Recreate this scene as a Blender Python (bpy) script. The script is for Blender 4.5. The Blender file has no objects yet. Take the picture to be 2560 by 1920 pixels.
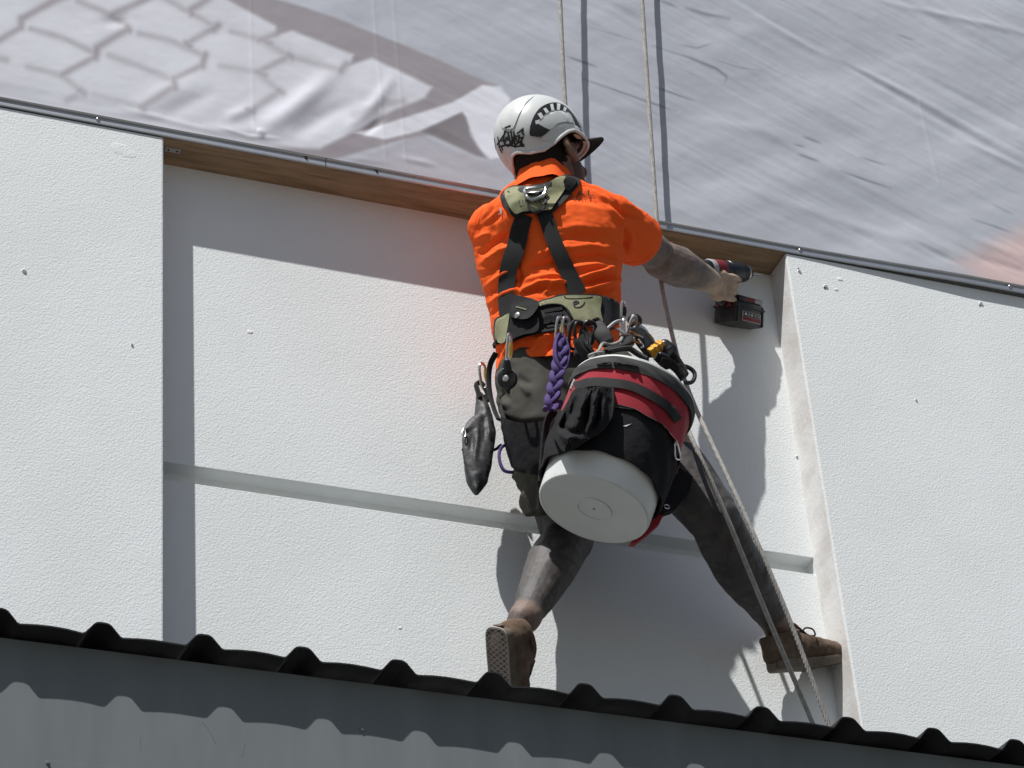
import bpy, bmesh, math, random
import numpy as np
from mathutils import Vector, Matrix
from mathutils.bvhtree import BVHTree

random.seed(7)
sc = bpy.context.scene
COL = sc.collection

# ------------------------------------------------------------------ camera
FPX = 7195.0                                   # focal length in photo pixels (2560 wide)
_vx = np.array([20600.0, 3382.0, FPX]); _vz = np.array([-872.0, -9995.0, FPX])
_dz = _vz/np.linalg.norm(_vz); _dx = _vx-_vx.dot(_dz)*_dz; _dx /= np.linalg.norm(_dx); _dy = np.cross(_dz, _dx)
AX = np.array([_dx, _dy, _dz])                 # camera frame (right, down, forward) -> world
CAM = np.array([-AX[0, 2]*7.0, -AX[1, 2]*7.0, 1.6])
cd = bpy.data.cameras.new('camera'); cam = bpy.data.objects.new('camera', cd); COL.objects.link(cam)
cd.sensor_width = 36.0; cd.lens = 36.0*FPX/2560.0; cd.clip_end = 500.0; cd.clip_start = 0.1
R, U, B = AX[:, 0], -AX[:, 1], -AX[:, 2]
cam.matrix_world = Matrix(((R[0], U[0], B[0], CAM[0]), (R[1], U[1], B[1], CAM[1]), (R[2], U[2], B[2], CAM[2]), (0, 0, 0, 1)))
sc.camera = cam

# ------------------------------------------------------------------ sky, sun, exposure
SUN = Vector((1.0437, 1.0, -2.3416)).normalized()       # direction the light travels
w = bpy.data.worlds.new('World'); sc.world = w; w.use_nodes = True
nt = w.node_tree; bg = nt.nodes['Background']
sky = nt.nodes.new('ShaderNodeTexSky'); sky.sky_type = 'NISHITA'; sky.sun_disc = False
sky.sun_elevation = math.asin(-SUN.z); sky.sun_rotation = math.atan2(-SUN.x, -SUN.y)
sky.air_density = 1.0; sky.dust_density = 1.5; sky.ozone_density = 1.0
nt.links.new(sky.outputs[0], bg.inputs[0]); bg.inputs[1].default_value = 0.05
sl = bpy.data.lights.new('sun', 'SUN'); sl.energy = 4.3; sl.angle = math.radians(0.55); sl.color = (1.0, 0.985, 0.96)
so = bpy.data.objects.new('sun', sl); COL.objects.link(so); so.location = (-6, -6, 16)
so.rotation_euler = SUN.to_track_quat('-Z', 'Y').to_euler()
sc.view_settings.view_transform = 'Standard'; sc.view_settings.look = 'None'
sc.view_settings.gamma = 1.0; sc.view_settings.use_curve_mapping = False
sc.view_settings.exposure = 0.26

# ------------------------------------------------------------------ pixel / world helpers
def ray(px, py):
    return AX @ np.array([(px-1280.0)/FPX, (py-960.0)/FPX, 1.0])
def P(px, py, Y):                              # photo pixel on the plane at depth Y
    d = ray(px, py); t = (Y-CAM[1])/d[1]
    return Vector(CAM+d*t)
def PZ(px, py, Z):
    d = ray(px, py); t = (Z-CAM[2])/d[2]
    return Vector(CAM+d*t)
def proj(pts):                                 # world -> photo pixels (n,2) and distance
    c = (np.asarray(pts, float)-CAM) @ AX
    return np.stack([1280+FPX*c[:, 0]/c[:, 2], 960+FPX*c[:, 1]/c[:, 2]], 1), c[:, 2]
def s2l(c):
    c = np.asarray(c, float)/255.0
    return np.where(c <= 0.04045, c/12.92, ((c+0.055)/1.055)**2.4)

def vnoise(p, seed=0):
    """smooth value noise on (n,2) or (n,3) points, range -1..1"""
    p = np.asarray(p, float); d = p.shape[1]
    i = np.floor(p).astype(np.int64); f = p-i; f = f*f*f*(f*(f*6-15)+10)
    out = np.zeros(len(p))
    for k in range(2**d):
        o = np.array([(k >> j) & 1 for j in range(d)])
        q = i+o
        h = np.zeros(len(p), np.uint64)
        for j, pr in enumerate((374761393, 668265263, 2147483647)[:d]):
            h = h+(q[:, j].astype(np.uint64)*np.uint64(pr))
        h = h+np.uint64(seed*974711)
        h = (h ^ (h >> np.uint64(13)))*np.uint64(1274126177); h = h ^ (h >> np.uint64(16))
        v = (h & np.uint64(0xffff)).astype(float)/32767.5-1
        wgt = np.ones(len(p))
        for j in range(d): wgt = wgt*(f[:, j] if o[j] else 1-f[:, j])
        out += v*wgt
    return out
def fbm(p, n=4, seed=0):
    p = np.asarray(p, float); a = 1.0; s = np.zeros(len(p))
    for k in range(n): s += a*vnoise(p*(2.03**k)+k*17.3, seed+k); a *= 0.5
    return s
def seg_dist(q, a, b):
    a = np.asarray(a, float); b = np.asarray(b, float); ab = b-a
    t = np.clip(((q-a)@ab)/max(ab@ab, 1e-9), 0, 1)
    return np.hypot(*(q-(a+t[:, None]*ab)).T), t
def line_dist(q, pts):                         # distance and 0..1 parameter along a polyline
    best = np.full(len(q), 1e9); par = np.zeros(len(q)); n = len(pts)-1
    for k in range(n):
        d, t = seg_dist(q, pts[k], pts[k+1]); m = d < best
        best[m] = d[m]; par[m] = (k+t[m])/n
    return best, par
def creases(q, items):
    """each item: (points, width px, height m) ; positive = ridge"""
    h = np.zeros(len(q))
    for pts, wd, am in items:
        lo = np.min(pts, 0)-wd*3.2; hi = np.max(pts, 0)+wd*3.2
        m = np.where(np.all((q > lo) & (q < hi), 1))[0]
        if not len(m): continue
        d, t = line_dist(q[m], pts)
        h[m] += am*np.exp(-(d/wd)**2)*np.clip(np.sin(np.pi*np.clip(t, .02, .98)), 0, 1)**.6
    return h
def catmull(pts, n=6, closed=False):
    pts = [np.asarray(p, float) for p in pts]; out = []; m = len(pts)
    rng = range(m) if closed else range(m-1)
    for i in rng:
        p0 = pts[(i-1) % m] if (closed or i > 0) else 2*pts[0]-pts[1]
        p1 = pts[i]; p2 = pts[(i+1) % m]
        p3 = pts[(i+2) % m] if (closed or i+2 < m) else 2*pts[-1]-pts[-2]
        for k in range(n):
            t = k/n
            out.append(.5*((2*p1)+(-p0+p2)*t+(2*p0-5*p1+4*p2-p3)*t*t+(-p0+3*p1-3*p2+p3)*t**3))
    if not closed: out.append(pts[-1])
    return out

# ------------------------------------------------------------------ mesh builder
class MB:
    def __init__(s): s.v = []; s.f = []
    def add(s, vs, fs):
        o = len(s.v); s.v += [tuple(map(float, x)) for x in vs]; s.f += [tuple(i+o for i in f) for f in fs]; return s
    def box(s, lo, hi, bev=0.0, frame=None):
        """box lo..hi with chamfered edges; frame = (origin, x, y, z)"""
        bm = bmesh.new(); bmesh.ops.create_cube(bm, size=1.0)
        lo = Vector(lo); hi = Vector(hi)
        for v in bm.verts: v.co = Vector(((v.co.x+.5)*(hi.x-lo.x)+lo.x, (v.co.y+.5)*(hi.y-lo.y)+lo.y, (v.co.z+.5)*(hi.z-lo.z)+lo.z))
        if bev > 0: bmesh.ops.bevel(bm, geom=bm.edges[:], offset=bev, segments=2, affect='EDGES', profile=.6)
        bm.verts.index_update(); vs = [v.co.copy() for v in bm.verts]; fs = [[v.index for v in f.verts] for f in bm.faces]; bm.free()
        if frame: vs = [frame[0]+frame[1]*v.x+frame[2]*v.y+frame[3]*v.z for v in vs]
        return s.add(vs, fs)
    def tube(s, pts, rad, n=10, flat=1.0, up=None, caps=True, closed=False):
        """swept tube; rad scalar or list; flat scales the second axis"""
        pts = [Vector(p) for p in pts]; m = len(pts)
        if not hasattr(rad, '__len__'): rad = [rad]*m
        T = []
        for i in range(m):
            a = pts[(i-1) % m] if (closed or i) else pts[0]; b = pts[(i+1) % m] if (closed or i < m-1) else pts[-1]
            T.append((b-a).normalized() if (b-a).length > 1e-9 else Vector((0, 0, 1)))
        if isinstance(up, list) and not hasattr(up[0], '__len__'): up = tuple(up)
        u = Vector(up[0] if isinstance(up, list) else up) if up is not None else (Vector((0, 0, 1)) if abs(T[0].z) < .9 else Vector((1, 0, 0)))
        vs = []; fs = []
        for i in range(m):
            u = (u-T[i]*u.dot(T[i])); u = u.normalized() if u.length > 1e-6 else T[i].orthogonal().normalized()
            if up is not None:
                u2 = Vector(up) if not isinstance(up, list) else Vector(up[i])
                u2 = u2-T[i]*u2.dot(T[i]); u = u2.normalized() if u2.length > 1e-6 else u
            b = T[i].cross(u)
            for k in range(n):
                a = 2*math.pi*k/n; vs.append(pts[i]+(b*math.cos(a)+u*(math.sin(a)*flat))*rad[i])
        for i in range(m if closed else m-1):
            j = (i+1) % m
            for k in range(n):
                k2 = (k+1) % n; fs.append((i*n+k, i*n+k2, j*n+k2, j*n+k))
        if caps and not closed:
            fs.append(tuple(range(n-1, -1, -1))); fs.append(tuple((m-1)*n+k for k in range(n)))
        return s.add(vs, fs)
    def limb(s, pts, rad, n=20, sub=6, ry=None, up=None, cap=5):
        """closed capsule chain with round ends; rad = half width, ry = half depth along up"""
        c = catmull(pts, sub); k = np.linspace(0, len(pts)-1, len(c))
        r1 = np.interp(k, range(len(pts)), rad); r2 = np.interp(k, range(len(pts)), ry) if ry is not None else r1
        P_ = [Vector(x) for x in c]; t0 = (P_[0]-P_[1]).normalized(); t1 = (P_[-1]-P_[-2]).normalized()
        pp = []; a1 = []; a2 = []
        for j in range(cap, 0, -1):
            a = j/cap*math.pi/2*.97; pp.append(P_[0]+t0*min(r1[0], r2[0])*math.sin(a)); a1.append(r1[0]*math.cos(a)); a2.append(r2[0]*math.cos(a))
        pp += P_; a1 += list(r1); a2 += list(r2)
        for j in range(1, cap+1):
            a = j/cap*math.pi/2*.97; pp.append(P_[-1]+t1*min(r1[-1], r2[-1])*math.sin(a)); a1.append(r1[-1]*math.cos(a)); a2.append(r2[-1]*math.cos(a))
        m = len(pp); vs = []; fs = []; u = Vector(up) if up is not None else None
        for i in range(m):
            T = (pp[min(i+1, m-1)]-pp[max(i-1, 0)]).normalized()
            if u is None: u = T.orthogonal().normalized()
            if up is not None: u = Vector(up)
            u = (u-T*u.dot(T)).normalized(); b = T.cross(u)
            for q in range(n):
                a = 2*math.pi*q/n; vs.append(pp[i]+b*(math.cos(a)*a1[i])+u*(math.sin(a)*a2[i]))
        for i in range(m-1):
            for q in range(n):
                q2 = (q+1) % n; fs.append((i*n+q, i*n+q2, (i+1)*n+q2, (i+1)*n+q))
        fs.append(tuple(range(n-1, -1, -1))); fs.append(tuple((m-1)*n+q for q in range(n)))
        return s.add(vs, fs)
    def ball(s, c, r, axes=None, nu=20, nv=14):
        r = (r, r, r) if not hasattr(r, '__len__') else r
        ax = axes or (Vector((1, 0, 0)), Vector((0, 1, 0)), Vector((0, 0, 1))); c = Vector(c); vs = []; fs = []
        for i in range(nv+1):
            ph = math.pi*(i+.02)/(nv+.04)
            for k in range(nu):
                th = 2*math.pi*k/nu
                vs.append(c+ax[0]*(r[0]*math.sin(ph)*math.cos(th))+ax[1]*(r[1]*math.sin(ph)*math.sin(th))+ax[2]*(r[2]*math.cos(ph)))
        for i in range(nv):
            for k in range(nu):
                k2 = (k+1) % nu; fs.append((i*nu+k, (i+1)*nu+k, (i+1)*nu+k2, i*nu+k2))
        fs.append(tuple(range(nu))); fs.append(tuple(nv*nu+k for k in range(nu-1, -1, -1)))
        return s.add(vs, fs)
    def lathe(s, o, axis, prof, n=32, x=None, caps=True):
        """prof = [(radius, height)] about axis through o"""
        o = Vector(o); z = Vector(axis).normalized(); x = Vector(x) if x is not None else z.orthogonal(); x = (x-z*x.dot(z)).normalized(); y = z.cross(x)
        vs = []; fs = []
        for r, h in prof:
            for k in range(n):
                a = 2*math.pi*k/n; vs.append(o+z*h+(x*math.cos(a)+y*math.sin(a))*r)
        for i in range(len(prof)-1):
            for k in range(n):
                k2 = (k+1) % n; fs.append((i*n+k, i*n+k2, (i+1)*n+k2, (i+1)*n+k))
        if caps:
            fs.append(tuple(range(n-1, -1, -1))); fs.append(tuple((len(prof)-1)*n+k for k in range(n)))
        return s.add(vs, fs)
    def prism(s, poly, off):
        """closed polygon (3-D points, planar) extruded by vector off"""
        n = len(poly); off = Vector(off); vs = [Vector(p) for p in poly]+[Vector(p)+off for p in poly]
        fs = [tuple(range(n-1, -1, -1)), tuple(range(n, 2*n))]+[(i, (i+1) % n, n+(i+1) % n, n+i) for i in range(n)]
        return s.add(vs, fs)

def origin_parent(o, parent):
    if parent is not None:
        o.parent = parent; o.matrix_parent_inverse = Matrix.Translation(-Vector(parent.get('_at', (0, 0, 0))))
def link(name, me, mat, parent=None, smooth=True, label=None, auto=None):
    o = bpy.data.objects.new(name, me); COL.objects.link(o)
    if mat is not None: me.materials.append(mat)
    if smooth:
        me.polygons.foreach_set('use_smooth', [True]*len(me.polygons))
        if auto is not None: me.set_sharp_from_angle(angle=math.radians(auto))
    origin_parent(o, parent)
    if label: o['label'] = label
    return o
def obj(name, mb, mat, parent=None, smooth=True, auto=40, label=None):
    me = bpy.data.meshes.new(name); me.from_pydata(mb.v, [], mb.f); me.validate(); me.update()
    bm = bmesh.new(); bm.from_mesh(me); bmesh.ops.recalc_face_normals(bm, faces=bm.faces[:]); bm.to_mesh(me); bm.free()
    return link(name, me, mat, parent, smooth, label, auto)
def tag(o, label, cat, group=None, kind=None):
    if label: o['label'] = label
    if cat: o['category'] = cat
    if group: o['group'] = group
    if kind: o['kind'] = kind
    return o
THINGS = []
def thing(name, at, label, cat, group=None):
    o = bpy.data.objects.new(name, None); COL.objects.link(o); o.location = Vector(at); o.empty_display_size = .05
    o['_at'] = tuple(Vector(at)); THINGS.append(o)
    return tag(o, label, cat, group)
def remesh(mb, voxel, smooth=6, fac=.5):
    me = bpy.data.meshes.new('tmp'); me.from_pydata(mb.v, [], mb.f); me.update()
    bm = bmesh.new(); bm.from_mesh(me); bmesh.ops.recalc_face_normals(bm, faces=bm.faces[:]); bm.to_mesh(me); bm.free()
    o = bpy.data.objects.new('tmp', me); COL.objects.link(o)
    m = o.modifiers.new('r', 'REMESH'); m.mode = 'VOXEL'; m.voxel_size = voxel; m.adaptivity = 0
    if smooth: m2 = o.modifiers.new('s', 'SMOOTH'); m2.factor = fac; m2.iterations = smooth
    dg = bpy.context.evaluated_depsgraph_get(); out = bpy.data.meshes.new_from_object(o.evaluated_get(dg))
    bpy.data.objects.remove(o); bpy.data.meshes.remove(me)
    return out
def vcos(me):
    a = np.zeros(len(me.vertices)*3); me.vertices.foreach_get('co', a); return a.reshape(-1, 3)
def vnors(me):
    a = np.zeros(len(me.vertices)*3); me.vertex_normals.foreach_get('vector', a); return a.reshape(-1, 3)
def setcos(me, a):
    me.vertices.foreach_set('co', np.ascontiguousarray(a, dtype=np.float32).ravel()); me.update()
def bvh(me):
    return BVHTree.FromPolygons([v.co.copy() for v in me.vertices], [tuple(p.vertices) for p in me.polygons])
def setcol(me, rgb, name='tint'):
    at = me.color_attributes.new(name, 'FLOAT_COLOR', 'POINT')
    a = np.ones((len(me.vertices), 4), np.float32); a[:, :3] = rgb
    at.data.foreach_set('color', a.ravel())

# ------------------------------------------------------------------ materials
def mat(name, col, rough=.7, spec=.3, metal=0.0, var=0.0, vscale=8.0, bump=None, col2=None, attr=None, sheen=0.0, coat=0.0, stretch=None, sub=None, trans=0.0, rot=None):
    """bump = [(kind, scale, distance, strength)...]"""
    m = bpy.data.materials.new(name); m.use_nodes = True; t = m.node_tree; N = t.nodes; b = N['Principled BSDF']; Lk = t.links.new
    b.inputs['Roughness'].default_value = rough; b.inputs['Specular IOR Level'].default_value = spec; b.inputs['Metallic'].default_value = metal
    b.inputs['Base Color'].default_value = (*col, 1)
    if sheen: b.inputs['Sheen Weight'].default_value = sheen
    if coat: b.inputs['Coat Weight'].default_value = coat; b.inputs['Coat Roughness'].default_value = .12
    if trans: b.inputs['Transmission Weight'].default_value = trans
    if sub: b.inputs['Subsurface Weight'].default_value = sub[0]; b.inputs['Subsurface Radius'].default_value = sub[1]; b.inputs['Subsurface Scale'].default_value = sub[2]
    tc = N.new('ShaderNodeTexCoord'); vec = tc.outputs['Object']
    if stretch:
        mp = N.new('ShaderNodeMapping'); mp.inputs['Scale'].default_value = stretch; Lk(vec, mp.inputs[0]); vec = mp.outputs[0]
    if rot:
        mp = N.new('ShaderNodeMapping'); mp.inputs['Rotation'].default_value = rot; mp.inputs['Location'].default_value = (3.137, 7.713, 1.931); Lk(vec, mp.inputs[0]); vec = mp.outputs[0]
    src = None
    if attr:
        a = N.new('ShaderNodeAttribute'); a.attribute_name = attr; src = a.outputs['Color']; Lk(src, b.inputs['Base Color'])
    if var > 0 or col2:
        n = N.new('ShaderNodeTexNoise'); n.inputs['Scale'].default_value = vscale; n.inputs['Detail'].default_value = 5; n.inputs['Roughness'].default_value = .62; Lk(vec, n.inputs['Vector'])
        mx = N.new('ShaderNodeMix'); mx.data_type = 'RGBA'
        if col2 is not None:
            r = N.new('ShaderNodeValToRGB'); r.color_ramp.elements[0].position = .42; r.color_ramp.elements[1].position = .66; Lk(n.outputs['Fac'], r.inputs[0]); Lk(r.outputs[0], mx.inputs['Factor'])
            mx.inputs['A'].default_value = (*col, 1); mx.inputs['B'].default_value = (*col2, 1)
            if src is not None: Lk(src, mx.inputs['A'])
            src = mx.outputs['Result']
        if var > 0:
            hs = N.new('ShaderNodeHueSaturation'); mr = N.new('ShaderNodeMapRange'); mr.inputs['From Min'].default_value = .3; mr.inputs['From Max'].default_value = .7
            mr.inputs['To Min'].default_value = 1-var; mr.inputs['To Max'].default_value = 1+var; Lk(n.outputs['Fac'], mr.inputs['Value']); Lk(mr.outputs[0], hs.inputs['Value'])
            if src is None: hs.inputs['Color'].default_value = (*col, 1)
            else: Lk(src, hs.inputs['Color'])
            src = hs.outputs[0]
        Lk(src, b.inputs['Base Color'])
    last = None
    for kind, scale, dist, stg in (bump or []):
        if kind == 'noise':
            n = N.new('ShaderNodeTexNoise'); n.inputs['Scale'].default_value = scale; n.inputs['Detail'].default_value = 3; o = n.outputs['Fac']
        elif kind == 'vor':
            n = N.new('ShaderNodeTexVoronoi'); n.feature = 'SMOOTH_F1'; n.inputs['Scale'].default_value = scale; o = n.outputs['Distance']
        else:
            n = N.new('ShaderNodeTexWave'); n.inputs['Scale'].default_value = scale; n.inputs['Distortion'].default_value = 1.5; o = n.outputs['Fac']
        Lk(vec, n.inputs['Vector'])
        bp = N.new('ShaderNodeBump'); bp.inputs['Distance'].default_value = dist; bp.inputs['Strength'].default_value = stg; Lk(o, bp.inputs['Height'])
        if last is not None: Lk(last, bp.inputs['Normal'])
        last = bp.outputs[0]
    if last is not None: Lk(last, b.inputs['Normal'])
    return m

M = {}
M['stucco'] = mat('white_stucco', (.77, .797, .796), .9, .1, var=.02, col2=(.715, .74, .735), vscale=2.6, bump=[('noise', 195, .0022, .55), ('noise', 400, .0008, .5), ('noise', 40, .003, .10)], rot=(.63, .41, .87))
M['smooth'] = mat('smooth_render', (.74, .735, .72), .9, .15, col2=(.62, .60, .575), vscale=9, bump=[('noise', 60, .002, .5)])
M['wood'] = mat('soffit_timber', (.385, .272, .165), .75, .2, col2=(.235, .162, .098), vscale=3.0, stretch=(2.2, 22, 22), bump=[('noise', 9, .001, .5)])
M['alu'] = mat('aluminium', (.60, .61, .61), .38, .5, .85, var=.06, vscale=12, bump=[('noise', 200, .0004, .3)])
M['steel'] = mat('steel', (.55, .55, .54), .3, .5, 1.0, var=.1, vscale=40)
M['darkmetal'] = mat('dark_anodised_metal', (.02, .02, .022), .38, .5, .3, var=.15, vscale=60)
M['gold'] = mat('brass_gold_metal', (.75, .50, .16), .28, .5, 1.0, var=.15, vscale=60)
M['roof'] = mat('dark_roof_steel', (.018, .018, .019), .6, .25, 0, var=.25, vscale=5, bump=[('noise', 160, .0004, .3)])
M['fascia'] = mat('grey_fascia_steel', (.150, .170, .172), .6, .15, 0, var=.08, vscale=3.5, stretch=(4, 1, .8), bump=[('noise', 2.0, .004, .3)])
M['rope'] = mat('beige_rope', (.37, .358, .335), .9, .1, var=.25, vscale=90, bump=[('wave', 90, .0012, .8)])
M['asphalt'] = mat('asphalt', (.16, .155, .145), .95, .2, var=.15, vscale=3, bump=[('noise', 90, .004, .6)])
M['lower'] = mat('grey_cladding', (.20, .215, .215), .6, .3, var=.06, vscale=2)
# ------------------------------------------------------------------ ground
g = MB(); g.add([(-150, -150, 0), (150, -150, 0), (150, 150, 0), (-150, 150, 0)], [(0, 1, 2, 3)])
tag(obj('ground', g, M['asphalt']), None, None, kind='structure')

# ------------------------------------------------------------------ stucco wall with a recessed panel
XL, XR, ZT, DP = -0.8724, 0.8200, 6.2629, 0.0995
GZ1, GZ0, GD = 5.3690, 5.3200, 0.046               # groove across the panel
wall = thing('stucco_wall', (0, .2, 0), 'tall white stucco wall with a recessed panel and a groove across it', 'wall')
def slab(name, lo, hi, m='stucco', bev=.004, seg=None):
    return obj(name, MB().box(lo, hi, bev), M[m], wall, smooth=False)
slab('left_pier', (-6, 0, 0), (XL, .42, ZT-.0015))
slab('right_pier', (XR, 0, 0), (6.5, .42, ZT-.0015), bev=.003)
slab('upper_wall', (-6, .001, ZT+.031), (6.5, .42, 9.4))
slab('recessed_panel', (XL-.02, DP, GZ1), (XR+.02, .40, ZT+.02), bev=.0015)
slab('recessed_panel', (XL-.02, DP, .02), (XR+.02, .40, GZ0), bev=.0015)
slab('groove_back', (XL-.02, DP+GD, GZ0-.02), (XR+.02, .39, GZ1+.02), bev=0)
# smooth render on the reveal faces of both piers (a skin 2 mm proud of the core)
slab('reveal', (XR-.002, .0035, .02), (XR+.03, DP+.01, ZT-.002), 'smooth', bev=.0015)
slab('reveal', (XL-.03, .0035, .02), (XL+.002, DP+.01, ZT-.002), 'smooth', bev=.0015)
# timber soffit board
sb = slab('soffit_board', (XL-.01, .002, ZT+.0005), (XR+.01, DP+.004, ZT+.030), 'wood', bev=.0012)
c = PZ(432, 376, ZT); br = MB().box((c.x-.019, c.y-.0075, ZT-.0012), (c.x+.019, c.y+.0075, ZT+.001), .0004)
bo = obj('bracket', br, M['steel'], sb)
for s_ in (-1, 1): obj('screw', MB().lathe((c.x+s_*.011, c.y, ZT-.0004), (0, 0, -1), [(.0034, 0), (.0030, .0014), (.0016, .002)], 10), M['darkmetal'], sb)
# wall plugs and plaster nibs
for px, py, r in ((60, 678, .006), (1998, 678, .005), (2064, 716, .006), (2452, 759, .006), (330, 862, .0035), (2290, 1000, .003), (1992, 1142, .004)):
    q = P(px, py, 0 if px != 1992 else DP); nb = MB()
    nb.lathe(q+Vector((0, .001, 0)), (-.25, -1, -.2), [(r, 0), (r*.9, .003), (r*.62, .0045), (r*.5, .002)], 12)
    obj('wall_plug', nb, M['stucco'], wall)
for px, py, r in ((1996, 672, .0022), (2061, 720, .003), (2449, 764, .0024)):
    q = P(px, py, 0); obj('plug_hole', MB().lathe(q+Vector((0, -.0005, 0)), (0, -1, 0), [(r, 0), (r*.9, .0012)], 10), M['darkmetal'], wall)
for px, py, s_ in ((300, 372, .026), (322, 384, .020), (2100, 698, .009), (2090, 724, .007), (625, 830, .008), (1000, 1570, .005)):
    q = P(px, py, 0 if (px < 408 or px > 2000) else DP)
    obj('plaster_patch', MB().ball(q, (s_, .0006 if s_ > .015 else .0014, s_*.7), nu=14, nv=8), M['stucco'], wall)

# ------------------------------------------------------------------ banner rail (two lengths of aluminium track)
def rail(x0, x1, label, lift, cuts):
    t = thing('banner_rail', ((x0+x1)/2, -.008, ZT), label, 'rail', 'lengths of banner track')
    prof = [(0, 0), (-.0030, 0), (-.0045, .0012), (-.0045, .0095), (-.0038, .0115), (-.0012, .0125), (-.0012, .0185), (-.0060, .0200), (-.0080, .0225), (-.0075, .0260), (-.0030, .0268), (0, .0268)]
    xs = np.linspace(x0, x1, 60); mb = MB(); n = len(prof); vs = []
    for x in xs:
        o = lift(x)
        for y, z in prof: vs.append((x, y-.0005-o, ZT+z+.0006*math.sin(x*3.1)))
    fs = [(i*n+k, i*n+(k+1) % n, (i+1)*n+(k+1) % n, (i+1)*n+k) for i in range(len(xs)-1) for k in range(n)]
    fs += [tuple(range(n)), tuple((len(xs)-1)*n+k for k in range(n-1, -1, -1))]
    mb.add(vs, fs); obj('track', mb, M['alu'], t, auto=25)
    for x, r in cuts:
        y = -.0040-lift(x)
        obj('screw', MB().lathe((x, y+.001, ZT+.0125), (0, -1, -.1), [(r*1.25, 0), (r*1.25, .0012), (r, .0016), (r*.8, .0044), (r*.4, .0058)], 14), M['steel'] if r > .004 else M['darkmetal'], t)
    return t
XJ = -.4558
rail(-4.0, XJ-.0012, 'aluminium track under the banner, the length above the left pier, up to the joint', lambda x: 0.0, ((-1.0377, .0055), (-.507, .0034), (-1.95, .0055)))
rail(XJ+.0012, 4.6, 'aluminium track under the banner, the length from the joint past the worker', lambda x: .013*max(0, min(1, (x-.80)/.55))**1.3, ((-.3214, .0034), (.8607, .0058), (1.488, .0058), (2.2, .0058)))

# ------------------------------------------------------------------ printed banner
xs = np.concatenate([np.linspace(-4, -1.62, 16), np.arange(-1.6, 2.02, .0042), np.linspace(2.05, 4.6, 16)])
zs = np.concatenate([np.arange(ZT+.0225, 7.62, .0042), np.linspace(7.65, 9.1, 12)])
nx, nz = len(xs), len(zs)
X, Z = np.meshgrid(xs, zs); pts = np.stack([X.ravel(), np.full(nx*nz, -.006), Z.ravel()], 1)
q, _ = proj(pts)
light = np.zeros(len(q))
def poly_sd(q, poly):
    p = np.array(poly, float); n = len(p); d = np.full(len(q), 1e9); inside = np.zeros(len(q), bool)
    for i in range(n):
        a, b = p[i], p[(i+1) % n]; dd, _ = seg_dist(q, a, b); d = np.minimum(d, dd)
        c = ((a[1] > q[:, 1]) != (b[1] > q[:, 1])); tt = (q[:, 1]-a[1])/np.where(abs(b[1]-a[1]) < 1e-9, 1e-9, b[1]-a[1])
        inside ^= c & (q[:, 0] < a[0]+tt*(b[0]-a[0]))
    return np.where(inside, d, -d)
ss = lambda x, a, b: (lambda t: t*t*(3-2*t))(np.clip((x-a)/(b-a), 0, 1))
near = np.where((q[:, 0] > -6000) & (q[:, 0] < 1300) & (q[:, 1] < 470) & (q[:, 1] > -3000))[0]
qn = q[near]
kreg = np.array([(-9000, -4400), (960, -15), (1192, 112), (1198, 150), (1262, 132), (1528, 238), (1515, 280), (1605, 252), (1868, 378), (1835, 428), (1700, 480), (1560, 560), (1380, 650), (1000, 640), (-9000, 470)])/1.728
light[near] = ss(poly_sd(qn, kreg), -6, 9)
D = lambda *p: [(x/1.728, y/1.728) for x, y in p]
joints = [(D((330, -30), (235, 5), (95, 85)), 9, .62), (D((92, 85), (88, 125)), 13, .75), (D((88, 125), (0, 178), (-60, 200)), 8, .55), (D((700, -40), (610, 8), (480, 66)), 9, .6), (D((480, 66), (545, 108)), 7, .35), (D((548, 115), (556, 135)), 12, .75), (D((550, 130), (415, 212)), 9, .6), (D((418, 212), (410, 255)), 13, .8), (D((410, 252), (285, 318)), 8, .55), (D((290, 318), (265, 330)), 12, .7),
 (D((905, -10), (862, 20), (822, 42)), 9, .6), (D((822, 42), (830, 62)), 12, .7), (D((940, 112), (920, 130)), 13, .75), (D((925, 122), (810, 188)), 8, .5), (D((800, 188), (820, 204)), 11, .7), (D((885, 240), (872, 290)), 12, .75), (D((872, 285), (745, 348)), 8, .5), (D((748, 346), (752, 388)), 12, .72), (D((745, 385), (610, 468)), 9, .5), (D((600, 465), (620, 480)), 11, .55),
 (D((1190, 150), (1120, 176)), 8, .5), (D((1130, 172), (1165, 190)), 12, .65), (D((1245, 240), (1262, 252)), 12, .7), (D((1250, 245), (1115, 315)), 8, .48), (D((1110, 314), (1145, 330)), 12, .62), (D((1200, 395), (1218, 408)), 12, .6), (D((1205, 402), (1085, 480)), 9, .42), (D((1065, 478), (1090, 488)), 11, .5), (D((1495, 282), (1470, 308)), 9, .55), (D((340, 396), (362, 412)), 13, .55), (D((0, 262), (25, 268)), 12, .5), (D((350, 405), (290, 440)), 9, .3),
 (D((130, 130), (270, 170), (400, 232)), 6, .20), (D((335, 8), (440, 50), (545, 105)), 6, .2), (D((470, 245), (600, 290), (742, 352)), 6, .16), (D((600, 148), (740, 180), (872, 240)), 6, .18), (D((690, -20), (920, 112)), 6, .18), (D((1000, 138), (1110, 168), (1245, 245)), 6, .16), (D((950, 288), (1100, 312), (1200, 392)), 6, .14), (D((1265, 252), (1470, 308)), 6, .16), (D((400, 415), (600, 465)), 6, .12), (D((120, 300), (260, 330), (345, 398)), 6, .16), (D((1530, 500), (1660, 450), (1740, 440)), 10, .35)]
jd = np.zeros(len(qn)); rep = np.clip(np.ceil(np.maximum(-qn[:, 0]-60, 0)/382.0), 0, 20); qj = qn+rep[:, None]*np.array([382., 147.])
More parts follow.
